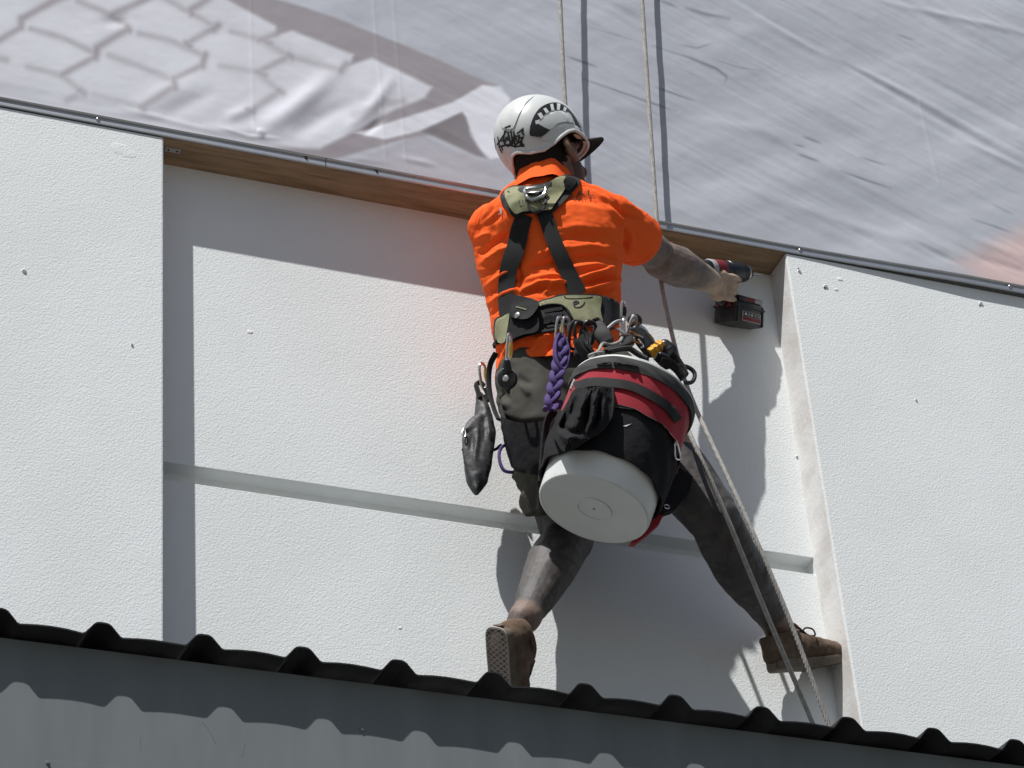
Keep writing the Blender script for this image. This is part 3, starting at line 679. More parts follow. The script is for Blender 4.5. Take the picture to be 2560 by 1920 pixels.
# right hand closed on the drill grip: palm, thumb and four curled fingers
DC = P(1808, 678, -.008)                                   # drill axis above the grip
GD = Vector((.05, .45, -.86)).normalized()              # grip runs down and slightly outwards
G0 = DC+GD*.022
TIP = P(1932, 690, .055); XD = (TIP-DC).normalized()
HX = XD.copy(); HX = (HX-GD*HX.dot(GD)).normalized(); HY = GD.cross(HX)   # HX towards the chuck, HY across the grip
if HY.y > 0: HY = -HY                                     # HY towards the camera side
pal = G0+GD*.022-HX*.030+HY*.012
bd.limb([RW, pal.lerp(RW, .35), pal+HX*.004], [.028, .031, .031], n=18, ry=[.022, .021, .020], up=HY)
bd.limb([pal-GD*.022, pal+GD*.022], [.022, .021], n=16, ry=[.024, .022], up=HY)
for k in range(4):
    b = G0+GD*(-.004+.0192*k); r0 = (.0074, .0077, .0074, .0066)[k]; l = (1.0, 1.06, 1.0, .84)[k]
    if k == 0: ch = [b-HX*.022+HY*.024, b+HX*.012+HY*.030, b+HX*.040+HY*.022, b+HX*.052+HY*.006]
    else: ch = [b-HX*.024+HY*.024, b+HX*(.006*l)+HY*.031, b+HX*(.027*l)+HY*.022, b+HX*(.028*l)-HY*.004, b+HX*.006-HY*.020]
    bd.limb(ch, [r0*1.12, r0*1.1, r0, r0*.95, r0*.85][:len(ch)], n=12, sub=5)
bd.limb([pal-GD*.030-HX*.004, G0-GD*.004-HX*.022-HY*.016, G0+GD*.002+HX*.004-HY*.026, G0+GD*.008+HX*.024-HY*.024], [.0145, .0135, .0115, .0095], n=12)
# left hand flat against the panel, hidden from the front
pl = LW+Vector((.025, .012, .03)); bd.limb([LW, pl, pl+Vector((.03, .012, .025))], [.027, .036, .036], n=16, ry=[.02, .016, .014], up=Vector((0, 1, 0)))
for k in range(4):
    a = math.radians(28+k*16); d2 = Vector((math.cos(a), .04, math.sin(a))); o_ = pl+Vector((.03, .014, .025))+Vector((math.sin(a), 0, -math.cos(a)))*(.03-.02*k)
    bd.limb([o_, o_+d2*.045+Vector((0, -.006, 0)), o_+d2*.078], [.009, .0085, .0075], n=10)
bd.limb([pl+Vector((-.01, 0, .01)), pl+Vector((-.02, .004, .05)), pl+Vector((-.012, .012, .075))], [.012, .0105, .009], n=10)
bme2 = remesh(bd, .0028, 2, .5); co = vcos(bme2)
co = co+vnors(bme2)*(.0012*fbm(co*30, 3, 71))[:, None]; setcos(bme2, co)
skin = np.array([.36, .22, .16]); ink = np.array([.092, .090, .087])
tn = np.tile(skin, (len(co), 1))
nz_ = fbm(co*34, 4, 61); nz2 = fbm(co*90, 3, 14)
arm = np.linalg.norm(co-np.array(RE.lerp(RW, .4)), axis=1) < .17
leg = co[:, 2] < P(1400, 1180, -.1).z
f_ = np.zeros(len(co)); f_[arm] = .72+.12*np.clip(nz_[arm]*1.2+.2, -1, 1)
f_[leg] = .955+.015*np.clip(nz_[leg]*1.4+nz2[leg]*.5+.3, -1, 1)
dw = np.linalg.norm(co-np.array(pal), axis=1); f_ *= np.clip((dw-.05)/.05, .12, 1)
da = np.linalg.norm(co-np.array(LA), axis=1); f_ *= np.clip((da-.022)/.025, .35, 1)
da = np.linalg.norm(co-np.array(RA), axis=1); f_ *= np.clip((da-.03)/.04, .5, 1)
pat = np.clip((np.abs(fbm(co*26, 2, 91))-.16)*6, 0, 1); inkc = np.array([.052, .052, .053])+np.outer(pat, np.array([.026, .026, .025])); inkc[arm] += np.array([.036, .031, .026]); rl = leg & (co[:, 0] > LK.x+.10); inkc[rl] *= .72
tn[dw < .11] = np.array([.47, .35, .26])
f_ = np.clip(f_, 0, .97)[:, None]; tn = tn*(1-f_)+inkc*f_
head = np.linalg.norm(co-np.array(HC), axis=1) < .16
hu = (co-np.array(HC)) @ np.array(HU); hf = (co-np.array(HC)) @ np.array(HF); hr = (co-np.array(HC)) @ np.array(HR)
hm = head & (np.abs(hr) < .079) & (((hf < -.012) & (hu > -.085)) | (hu > .03)) ; tn[hm] = np.array([.030, .022, .018])
tn[head] = tn[head]*.5; jaw_shade = head & (hf > .02) & (hu < -.03); tn[jaw_shade] = tn[jaw_shade]*.4  # shade painted into the head colour, deeper on the lower face
setcol(bme2, tn*(1+.12*nz2[:, None]))
body = link('body', bme2, M['skin'], person)
# cropped hair and the peak of a cap under the helmet
hb = MB(); hb.ball(HC+HU*.020-HF*.014, (.0775, .088, .092), (HR, HF, HU), 28, 18)
hm_ = remesh(hb, .004, 2); c2 = vcos(hm_); u_ = (c2-np.array(HC)) @ np.array(HU); fw = (c2-np.array(HC)) @ np.array(HF)
c2 += vnors(hm_)*(.0016*fbm(c2*120, 2, 3))[:, None]; setcos(hm_, c2); link('hair', hm_, M['hair'], person)
M['cap'] = mat('dark_cap', (.011, .010, .010), .85, .2, var=.2, vscale=60, bump=[('noise', 400, .0006, .5)])
cp = MB(); n1, n2 = 17, 8; vs = []; fs = []
BF = Vector((.875, .03, .47)).normalized(); BR = BF.cross(HU).normalized(); BU = BR.cross(BF)
for s in (0, 1):
    for j in range(n2):
        for i in range(n1):
            a = math.radians(-62+124*i/(n1-1)); w_ = j/(n2-1)
            p = HC+HU*.022+BR*(math.sin(a)*(.074-.004*w_))+BF*(math.cos(a)*.074+.004+w_*.108*math.cos(a*.8))+BU*(-.020*math.sin(a)**2-(.004 if s else 0)-.006*w_)
            vs.append(p)
m_ = n1*n2
for s in (0, 1):
    for j in range(n2-1):
        for i in range(n1-1):
            a = s*m_+j*n1+i; fs.append((a, a+1, a+n1+1, a+n1))
for i in range(n1-1): fs += [(i, i+1, m_+i+1, m_+i), ((n2-1)*n1+i, (n2-1)*n1+i+1, m_+(n2-1)*n1+i+1, m_+(n2-1)*n1+i)]
for j in range(n2-1): fs += [(j*n1, (j+1)*n1, m_+(j+1)*n1, m_+j*n1), (j*n1+n1-1, (j+1)*n1+n1-1, m_+(j+1)*n1+n1-1, m_+j*n1+n1-1)]
cp.add(vs, fs); obj('cap_peak', cp, M['cap'], person, auto=60)

# shoes
def shoe(heel, t, up, tread, label):
    x = t.cross(up).normalized(); F = lambda s, l, h_: heel+x*s+t*l+up*h_
    ol = [(-.030, -.004), (0, -.012), (.030, -.004), (.036, .03), (.035, .08), (.038, .13), (.047, .18), (.046, .22), (.034, .255), (.010, .274), (-.014, .270), (-.036, .245), (-.044, .20), (-.040, .15), (-.033, .10), (-.034, .04)]
    ol = [tuple(p) for p in catmull(ol, 4, True)]
    sl_ = MB(); n = len(ol); vs = []; fs = []; cx, cy = 0, .13
    for sc_, hh in ((.915, .004), (.955, .008), (.965, .020), (.955, .025)):
        for a, b in ol: vs.append(F(cx+(a-cx)*sc_, cy+(b-cy)*sc_, hh+.010*max(0, (b-.20)/.07)**2))
    for j in range(3):
        for i in range(n): fs.append((j*n+i, j*n+(i+1) % n, (j+1)*n+(i+1) % n, (j+1)*n+i))
    fs += [tuple(range(n-1, -1, -1)), tuple(3*n+i for i in range(n))]
    sl_.add(vs, fs)
    up_ = MB()
    up_.limb([F(0, .024, .045), F(0, .09, .050), F(.001, .16, .044), F(.003, .215, .036), F(.002, .238, .034)], [.039, .036, .040, .044, .040], n=28, ry=[.046, .048, .036, .029, .026], up=up)
    up_.limb([F(0, .022, .04), F(0, .020, .085)], [.034, .037], n=24); up_.limb([F(0, .075, .055), F(0, .058, .092)], [.034, .037], n=24)
    um = remesh(up_, .0040, 12); c2 = vcos(um); d0 = np.array(heel); hgt = (c2-d0) @ np.array(up); lo = hgt < .020
    c2[lo] += np.outer(.020-hgt[lo], np.array(up)); hi_ = (c2-d0) @ np.array(up); ln = (c2-d0) @ np.array(t)
    cut = np.where(ln < .09, .088, 1); o2 = hi_ > cut; c2[o2] -= np.outer((hi_-cut)[o2], np.array(up))
    c2 += vnors(um)*(.0022*fbm(c2*38, 3, 17))[:, None]; setcos(um, c2)
    o = link('shoe', um, M['suede'], person, label=label)
    obj('sole', sl_, M['sole'], o, auto=50)
    ring = MB(); ring.tube([F(.0365*math.cos(a), .042+.050*math.sin(a), .086+.006*math.sin(a)) for a in np.linspace(0, 2*math.pi, 29)[:-1]], .007, n=10, closed=True); obj('collar', ring, M['suede'], o)
    tg = MB(); tg.limb([F(0, .135, .074), F(0, .105, .094), F(0, .088, .112)], [.022, .023, .018], n=14, ry=[.006, .006, .005], up=up); obj('tongue', tg, M['suede'], o)
    for k in range(4):
        l_ = .112+k*.021; obj('lace', MB().tube([F(-.024, l_, .085-k*.011), F(-.010, l_+.004, .094-k*.012), F(.010, l_-.004, .094-k*.012), F(.024, l_, .085-k*.011)], .0028, n=6), M['lace'], o)
    if not tread:
     lp = MB().tube(catmull([F(.01, .115, .086), F(.024, .112, .098), F(.038, .122, .092), F(.030, .136, .078), F(.012, .120, .084)], 5), .0022, n=6); obj('lace', lp, M['lace'], o)
    hp = MB(); hp.box((-.011, -.0005, .006), (.011, .002, .022), .001, (F(0, -.012, 0), x, t, up)); obj('heel_tab', hp, M['sole'], o)
    if tread:
        tr = MB(); b2 = [(a*.84, .13+(b-.13)*.95) for a, b in ol]
        def clip(p0, d):
            ts = []
            for i in range(len(b2)):
                a = np.array(b2[i]); e = np.array(b2[(i+1) % len(b2)])-a; den = d[0]*e[1]-d[1]*e[0]
                if abs(den) < 1e-9: continue
                w0 = a-p0; tt = (w0[0]*e[1]-w0[1]*e[0])/den; uu = (w0[0]*d[1]-w0[1]*d[0])/den
                if 0 <= uu <= 1: ts.append(tt)
            ts.sort(); return ts
        for sg in (-1, 1):
            d = np.array([sg*.84, .54]); d /= np.hypot(*d)
            for k in range(-30, 50):
                p0 = np.array([0, .0122*k]); ts = clip(p0, d)
                for j in range(0, len(ts)-1, 2):
                    a = p0+d*ts[j]; b = p0+d*ts[j+1]
                    if np.hypot(*(b-a)) > .008: tr.tube([F(a[0], a[1], .0032), F(b[0], b[1], .0032)], .0017, n=6)
        bo_ = [F(a*1.03, .13+(b-.13)*1.015, .0032) for a, b in b2]; tr.tube(bo_, .0028, n=6, closed=True)
        obj('tread', tr, M['treadm'], o)
    return o
M['treadm'] = mat('worn_tread_rubber', (.33, .29, .25), .85, .2, col2=(.24, .20, .17), vscale=20)
LHEEL = P(1238, 1578, -.105); RHEEL = RA-RTOE*.045-RUP*.105
shoe(LHEEL, LTOE, LUP, True, 'brown suede shoe with its waffle sole turned outwards')
shoe(RHEEL, RTOE, RUP, False, 'brown suede shoe braced in the corner of the recess')
# ------------------------------------------------------------------ gear
def cv(ox, oy, s): return lambda *pts: [(ox+x/s, oy+y/s) for x, y in pts]
c1, c2_, c3, c4, c7, c8 = cv(1150, 200, 3.949), cv(1150, 560, 3.949), cv(1120, 820, 3.318), cv(1320, 820, 2.861), cv(1560, 520, 4.366), cv(1480, 720, 6.914)
M['helmetw'] = mat('white_helmet_plastic', (.57, .585, .575), .34, .42, var=.03, vscale=9, bump=[('noise', 60, .0006, .2)])
M['gloss_black'] = mat('black_plastic', (.012, .012, .013), .35, .5)
M['ink'] = mat('black_marker', (.02, .02, .02), .6, .3)
M['print'] = mat('dark_print', (.06, .035, .03), .8, .2)
M['amber'] = mat('amber_plastic', (.45, .25, .08), .4, .5)
M['red'] = mat('dark_red_fabric', (.30, .018, .030), .85, .2, sheen=.15, var=.12, vscale=20, bump=[('noise', 300, .0006, .5), ('noise', 26, .004, .45)])
M['greyband'] = mat('charcoal_binding', (.055, .055, .055), .85, .2, var=.15, vscale=30, bump=[('noise', 300, .0006, .5)])
M['pail'] = mat('white_pail_plastic', (.66, .68, .66), .42, .4, var=.04, vscale=7, col2=(.58, .60, .58), bump=[('noise', 25, .001, .2)])
M['purple'] = mat('purple_sling', (.085, .058, .17), .85, .2, var=.15, vscale=40, bump=[('noise', 300, .0008, .5)])
M['yellow'] = mat('yellow_plastic', (.72, .36, .02), .45, .4, var=.08, vscale=30)
M['copper'] = mat('bronze_anodised', (.45, .22, .10), .3, .5, 1.0, var=.2, vscale=50)
M['drillred'] = mat('drill_red_plastic', (.17, .014, .020), .5, .35)
M['grey'] = mat('grey_plastic', (.32, .32, .32), .5, .4)
M['white'] = mat('white_print', (.65, .65, .65), .6, .3)
M['rubber'] = mat('grey_black_rubber', (.030, .031, .033), .55, .4, col2=(.075, .075, .078), vscale=16, bump=[('noise', 60, .004, .5)])
M['cord'] = mat('dark_cord', (.05, .043, .04), .85, .2, var=.2, vscale=80)

def text_on(body, p0, p1, hgt, tree, off, m, parent, name='lettering', spacing=1.0, shear=0.0):
    """lettering laid on a surface along the pixel baseline p0-p1"""
    cu = bpy.data.curves.new('txt', 'FONT'); cu.body = body; cu.space_character = spacing; cu.resolution_u = 3
    o = bpy.data.objects.new('txt', cu); COL.objects.link(o); dg = bpy.context.evaluated_depsgraph_get()
    me = bpy.data.meshes.new_from_object(o.evaluated_get(dg)); bpy.data.objects.remove(o)
    c = vcos(me)
    if not len(c): return None
    w_ = c[:, 0].max(); hh = max(c[:, 1].max(), .3); a = np.array(p0, float); b = np.array(p1, float); d = b-a; n_ = np.array([d[1], -d[0]])/np.hypot(*d)
    out = []
    for x, y, _z in c:
        q_ = a+d*(x/w_)+n_*(y/hh*hgt); out.append(hit(tree, q_[0], q_[1], off)[0])
    setcos(me, np.array([tuple(v) for v in out])); return link(name, me, m, parent, smooth=False)
def strokes_on(name, lines, wd, tree, off, m, parent, n=6):
    mb = MB()
    for ln in lines:
        c = densify([tuple(p) for p in ln], 3.0, False); pp = [hit(tree, x, y, off)[0] for x, y in c]
        nn = [hit(tree, x, y, 0)[1] for x, y in c]
        mb.tube(pp, wd, n=n, flat=.35, up=[tuple(v) for v in nn]) if len(pp) > 1 else None
    return obj(name, mb, m, parent)
def carabiner(at, up, side, h, w_, r, m, label, group, gate=None, cat='carabiner'):
    up = Vector(up).normalized(); side = Vector(side); side = (side-up*side.dot(up)).normalized(); at = Vector(at)
    t = thing('carabiner', at-up*h/2, label, cat, group)
    ol = [(-.5, -.18), (-.42, -.42), (-.12, -.5), (.22, -.46), (.44, -.3), (.5, 0), (.5, .28), (.32, .46), (0, .5), (-.32, .45), (-.5, .2)]
    c = [at+side*(a*w_)+up*(b*h) for a, b in catmull(ol, 4, True)]
    obj('frame', MB().tube(c, r, n=8, closed=True), m, t)
    g_ = [at+side*(w_*.5)+up*(h*y) for y in (-.26, -.05, .1, .26)]
    obj('gate', MB().tube(g_, [r*1.05, r*1.7, r*1.7, r*1.05], n=8), gate or m, t)
    return t
def tubeobj(name, pts, r, m, parent=None, n=8, sub=6, flat=1.0, up=None):
    return obj(name, MB().tube(catmull(pts, sub), r, n=n, flat=flat, up=up), m, parent)

# ---- ropes
def rope(name, pts, label):
    t_ = MB().tube(catmull([p if not isinstance(p, tuple) else P(*p) for p in pts], 8), .0057, n=10)
    o = obj(name, t_, M['rope']); tag(o, label, 'rope', 'ropes the worker hangs from'); return o
zr = RZ+.10*(.5)+.036
rope('rope', [P(1391, -180, -.107)+(P(1391, -180, -.107)-P(1413, 258, -.085))*4, (1391, -180, -.107), (1400, 0, -.094), (1413, 258, -.085), (1440, 560, -.060), (1500, 800, -.015), (1600, 930, -.03), (1690, 1010, -.24), (1731, 1100, -.345), (1812, 1281, -.325), (1916, 1534, -.235), (2025, 1792, -.145), (2095, 1960, -.09)], 'beige climbing rope running down behind the worker helmet and body')
rope('rope', [P(1593, -180, -.078)+(P(1593, -180, -.078)-P(1624, 290, -.062))*4, (1593, -180, -.078), (1605, 0, -.072), (1624, 290, -.062), (1642, 555, -.055), (1652, 700, -.050), (1695, 895, -.060), (1735, 1010, -.075), (1776, 1100, -.120), (1876, 1317, -.175), (1975, 1552, -.155), (2066, 1796, -.125), (2130, 1960, -.11)], 'beige climbing rope passing beside the orange sleeve and behind the forearm')

# ---- helmet
HEL = thing('helmet', P(1345, 400, -.225), 'white climbing helmet with dark side vents and black marker lettering', 'helmet')
HCt = P(1350, 349, -.222); ha, hb_, hc_ = .102, .124, .117
def hell(th, ph, k=0.0):
    return HCt+HR*((ha+k)*math.cos(ph)*math.sin(th))+HF*((hb_+k)*math.cos(ph)*math.cos(th))+HU*((hc_+k)*math.sin(ph))
full = MB().ball(HCt, (ha, hb_, hc_), (HR, HF, HU), 72, 48); fm = bpy.data.meshes.new('e'); fm.from_pydata(full.v, [], full.f); ELL = bvh(fm)
rimpx = c1((385, 850), (405, 790), (460, 742), (560, 712), (700, 716), (830, 690), (930, 620), (1000, 552), (1060, 512), (1120, 500), (1180, 540), (1225, 585))
tp = []
for x, y in rimpx:
    d = hit(ELL, x, y)[0]-HCt; tp.append((math.atan2(d.dot(HR)/ha, d.dot(HF)/hb_), math.asin(max(-1, min(1, d.dot(HU)/hc_)))))
tp.sort(); print('rim', [(round(math.degrees(a)), round(math.degrees(b))) for a, b in tp])
def rim(th):
    th = abs((th+math.pi) % (2*math.pi)-math.pi)
    return np.interp(th, [a for a, b in tp], [b for a, b in tp])
nth, nph = 96, 30; vs = []; fs = []
for i in range(nph+1):
    for k in range(nth):
        th = 2*math.pi*k/nth; r0 = rim(th); u_ = i/nph; ph = r0+(math.pi/2*.985-r0)*u_
        vs.append(hell(th, ph, .005*math.exp(-(u_/.05)**2)))
for i in range(nph):
    for k in range(nth): fs.append((i*nth+k, i*nth+(k+1) % nth, (i+1)*nth+(k+1) % nth, (i+1)*nth+k))
fs.append(tuple(nph*nth+k for k in range(nth)))
# inner skin so that the shell has thickness
o_ = len(vs)
for i in range(nph+1):
    for k in range(nth):
        th = 2*math.pi*k/nth; r0 = rim(th); u_ = i/nph; ph = r0+(math.pi/2*.985-r0)*u_; vs.append(hell(th, ph, -.007))
for i in range(nph):
    for k in range(nth): fs.append((o_+i*nth+k, o_+(i+1)*nth+k, o_+(i+1)*nth+(k+1) % nth, o_+i*nth+(k+1) % nth))
fs.append(tuple(o_+nph*nth+k for k in range(nth-1, -1, -1)))
for k in range(nth): fs.append((k, o_+k, o_+(k+1) % nth, (k+1) % nth))
shell = obj('shell', MB().add(vs, fs), M['helmetw'], HEL, auto=60)
obj('rim_edge', MB().tube([hell(2*math.pi*k/nth, rim(2*math.pi*k/nth), .0045) for k in range(nth)], .0042, n=8, closed=True), M['helmetw'], HEL)
lin = MB().tube([hell(2*math.pi*k/nth, rim(2*math.pi*k/nth)+.10, -.016) for k in range(nth)], .011, n=8, closed=True); obj('headband', lin, M['black'], HEL)
obj('nape_pad', MB().limb([hell(math.radians(a), rim(math.radians(a))-.02, -.016) for a in (158, 172, 180, 188, 202)], [.006, .009, .010, .009, .006], n=10), M['red'], HEL)
patch('ridge_panel', c1((740, 142), (650, 225), (585, 335), (545, 430), (515, 478), (440, 480), (400, 440), (425, 335), (500, 232), (620, 160)), ELL, .0024, M['helmetw'], HEL, 6)
vent = patch('vent', c1((690, 545), (698, 440), (735, 345), (795, 270), (880, 228), (965, 222), (1045, 258), (1115, 330), (1160, 400), (1195, 470), (1150, 460), (1125, 395), (1080, 318), (1000, 292), (915, 298), (845, 332), (800, 388), (775, 440), (765, 540)), ELL, .0016, M['gloss_black'], HEL, 5)
for tooth in (((742, 402), (792, 388), (782, 432), (748, 436)), ((765, 335), (800, 318), (826, 362), (800, 388)), ((822, 285), (848, 272), (878, 312), (850, 328)), ((890, 238), (918, 232), (932, 298), (904, 302)), ((960, 228), (992, 236), (985, 294), (958, 294)), ((1030, 262), (1055, 278), (1040, 312), (1018, 300))):
    patch('vent_fin', c1(*tooth), ELL, .0034, M['helmetw'], vent, 3, smoothp=False)
patch('ear_panel', c1((782, 436), (820, 385), (880, 335), (960, 305), (1040, 320), (1095, 372), (1118, 420), (1050, 412), (965, 428), (905, 478), (862, 482)), ELL, .0042, M['helmetw'], HEL, 6)
patch('ear_panel', c1((890, 492), (930, 455), (1000, 428), (1080, 428), (1150, 452), (1190, 500), (1110, 480), (1040, 492), (985, 530), (930, 580), (850, 600), (800, 575)), ELL, .0036, M['helmetw'], HEL, 6)
patch('side_clip', c1((690, 452), (712, 430), (800, 446), (832, 466), (888, 492), (850, 530), (800, 562), (755, 560), (700, 542)), ELL, .0065, M['gloss_black'], HEL, 5, smoothp=False)
patch('front_mount', c1((1115, 452), (1165, 455), (1215, 520), (1232, 575), (1190, 590), (1130, 520)), ELL, .003, M['gloss_black'], HEL, 5)
patch('mount_latch', c1((1122, 540), (1150, 535), (1200, 570), (1160, 580)), ELL, .0042, M['amber'], HEL, 4)
strokes_on('slot', [c1((440, 472), (500, 448))], .0022, ELL, .003, M['ink'], HEL)
G = [((370, 560), (395, 690), (415, 720)), ((365, 640), (420, 560), (455, 500)), ((395, 600), (450, 590)), ((440, 500), (425, 600), (450, 650)), ((455, 560), (440, 640), (480, 655), (505, 600)), ((470, 510), (500, 640), (520, 560)), ((500, 500), (520, 630), (545, 540)), ((530, 510), (545, 690), (548, 712)), ((545, 560), (585, 545), (575, 620), (548, 640)), ((560, 530), (600, 500), (622, 475), (615, 520), (630, 545)), ((590, 575), (625, 560), (598, 610), (632, 655), (590, 650), (612, 600)), ((380, 660), (470, 640), (560, 660), (634, 640)), ((340, 575), (350, 690)), ((405, 650), (420, 700)), ((480, 520), (465, 600)), ((555, 600), (600, 620)), ((510, 640), (530, 600), (560, 575)), ((440, 620), (470, 560), (490, 600))]
strokes_on('marker_lettering', [c1(*g_) for g_ in G], .0024, ELL, .0012, M['ink'], HEL)

# ---- work harness
HAR = thing('work_harness', P(1390, 830, -.2), 'olive and black work harness with padded yoke, waist belt and leg loops', 'harness')
SL = lambda x, y: 1+.9*math.exp(-((y-640)/60)**2)
strap('shoulder_strap', c1((640, 1330), (590, 1480), (555, 1640))+c2_((480, 440), (448, 700), (445, 900)), [42, 46, 46, 40, 30], SHIRT0, .006, M['black'], HAR, lift=SL)
strap('shoulder_strap', c1((830, 1300), (890, 1480), (950, 1640))+c2_((1060, 460), (1170, 690)), [38, 38, 38, 40, 44], SHIRT0, .0075, M['black'], HAR, lift=SL)
patch('yoke_edge', c1((395, 1170), (425, 1095), (515, 1040), (610, 1040), (820, 1022), (955, 950), (1060, 935), (1190, 985), (1130, 1085), (965, 1260), (905, 1305), (760, 1315), (630, 1325), (548, 1362), (470, 1290)), SHIRT0, .010, M['black'], HAR, 6)
patch('yoke', c1((445, 1085), (525, 1052), (610, 1052), (820, 1034), (955, 962), (1040, 948), (1020, 1010), (1040, 1065), (940, 1215), (890, 1278), (760, 1288), (620, 1298), (548, 1322), (480, 1240), (440, 1140)), SHIRT0, .0165, M['olive'], HAR, 6)
yk = patch('yoke_trim', c1((1060, 950), (1150, 985), (1115, 1060), (1060, 1090), (1030, 1040), (1035, 985)), SHIRT0, .0175, M['blackfab'], HAR, 6)
patch('yoke_patch', c1((565, 1062), (650, 1058), (648, 1100), (590, 1098)), SHIRT0, .0185, M['greyband'], HAR, 5); patch('yoke_patch', c1((835, 1032), (905, 1000), (880, 1050), (838, 1085)), SHIRT0, .0185, M['greyband'], HAR, 5)
dr = [hit(SHIRT0, x, y, .026)[0] for x, y in catmull(c1((642, 1082), (652, 1140), (690, 1178), (740, 1178), (800, 1150), (838, 1112), (832, 1052), (735, 1066)), 4, True)]
obj('back_ring', MB().tube(dr, .0042, n=8, closed=True), M['steel'], HAR)
obj('back_ring_bar', MB().tube([hit(SHIRT0, x, y, .027)[0] for x, y in c1((650, 1106), (835, 1088))], .0032, n=8), M['steel'], HAR)
patch('ring_slot', c1((655, 1120), (825, 1100), (815, 1128), (700, 1140)), SHIRT0, .0195, M['black'], HAR, 5)
strokes_on('ring_loop', [catmull(c1((660, 1190), (680, 1265), (720, 1298), (780, 1295), (835, 1245), (850, 1150)), 5)], .0032, SHIRT0, .020, M['greyband'], HAR)
text_on('EDELRID', c1((575, 1222))[0], c1((832, 1208))[0], 9.5, SHIRT0, .0180, M['ink'], HAR, spacing=1.1)
# belt
patch('belt_pad', c2_((335, 960), (400, 905), (520, 860), (640, 800), (780, 760), (900, 722), (1030, 690), (1300, 690), (1420, 712), (1565, 775), (1590, 960), (1500, 1000), (1400, 985), (1280, 1000), (1100, 985), (990, 1022), (760, 1060), (620, 1100), (480, 1165), (345, 1160)), SHIRT0, .013, M['black'], HAR, 7)
patch('belt_panel', c2_((352, 965), (420, 915), (485, 885), (470, 1010), (440, 1165), (352, 1148)), SHIRT0, .019, M['olive'], HAR, 6)
patch('belt_panel', c2_((782, 775), (900, 738), (1030, 705), (1300, 705), (1398, 728), (1388, 850), (1412, 955), (1360, 965), (1205, 965), (1115, 935), (1085, 862), (1020, 802), (900, 792), (800, 812)), SHIRT0, .019, M['olive'], HAR, 6)
strokes_on('belt_seam', [catmull(c2_((1030, 710), (1060, 735), (1200, 735), (1310, 722)), 5), catmull(c2_((800, 805), (900, 788), (1010, 800), (1080, 870), (1112, 930)), 5)], .0016, SHIRT0, .0195, M['black'], HAR)
strokes_on('belt_logo', [catmull(c2_((1130, 778), (1160, 762), (1170, 775), (1125, 798)), 4)+catmull(c2_((1125, 798), (1120, 770), (1150, 755)), 3), catmull(c2_((1122, 790), (1135, 820), (1180, 822), (1218, 795), (1228, 770)), 4)], .0018, SHIRT0, .0198, M['ink'], HAR)
for a, b in (((830, 860), (1010, 830)), ((840, 900), (1030, 880)), ((830, 960), (1050, 930))): strap('belt_webbing', c2_(a, b), 8, SHIRT0, .018, M['blackfab'], HAR, 5)
patch('belt_buckle', c2_((822, 925), (885, 905), (895, 965), (830, 985)), SHIRT0, .0195, M['blackfab'], HAR, 5)
patch('belt_buckle', c2_((905, 900), (965, 890), (970, 960), (905, 968)), SHIRT0, .0195, M['blackfab'], HAR, 5)
for gl in (((480, 1170), (640, 1105), (800, 1065), (990, 1030)), ((860, 1015), (1000, 1000), (1090, 990)), ((1290, 1010), (1400, 1040), (1520, 1020))):
    strokes_on('gear_loop', [catmull(c2_(*gl), 4)], .0042, SHIRT0, .016, M['black'], HAR)
leg1 = patch('leg_loop', [(1238, 1036), (1262, 1046), (1300, 1056), (1345, 1055), (1385, 1045), (1392, 1100), (1380, 1165), (1345, 1185), (1300, 1180), (1270, 1158), (1252, 1105)], SHORTS0, .016, M['blackfab'], HAR, 8)
patch('leg_loop', [(1560, 1040), (1620, 1010), (1660, 1060), (1690, 1130), (1640, 1170), (1590, 1130)], SHORTS0, .014, M['blackfab'], HAR, 9)
tubeobj('riser_strap', [P(x, y, Y) for (x, y), Y in zip(c3((400, 205), (352, 300), (338, 420), (352, 560), (385, 680), (420, 760)), (-.16, -.14, -.13, -.13, -.14, -.15))], .0085, M['black'], HAR, flat=.4)
strap('riser_strap', [(1236, 990), (1243, 1020), (1255, 1060)], 26, SHORTS0, .014, M['black'], HAR, 6)
tubeobj('strap_end', [hit(SHIRT0, x, y, .016)[0] for x, y in c2_((370, 1165), (335, 1190), (300, 1230))], .006, M['black'], HAR)

# ---- prints on the shirt
text_on('EAL', c1((1058, 1160))[0], c1((1322, 1140))[0], 14, SHIRT0, .0052, M['print'], shirt, spacing=1.25)
text_on('RESCUE', c1((1120, 1192))[0], c1((1340, 1174))[0], 6.5, SHIRT0, .0052, M['print'], shirt, spacing=1.5)
text_on('J', c1((385, 1310))[0], c1((412, 1306))[0], 12, SHIRT0, .0052, M['grey'], shirt)
text_on('CORA', c1((362, 1358))[0], c1((482, 1328))[0], 5, SHIRT0, .0052, M['print'], shirt, spacing=1.4)

M['seam'] = mat('orange_seam_thread', (.80, .085, .012), .85, .15)
for sm_ in ([(1538, 492), (1556, 525), (1563, 570), (1562, 628)], [(1208, 520), (1192, 545), (1184, 585)], [(1440, 452), (1490, 470), (1540, 494)]): strokes_on('seam', [catmull(sm_, 5)], .0013, SHIRT0, .0045, M['seam'], shirt)

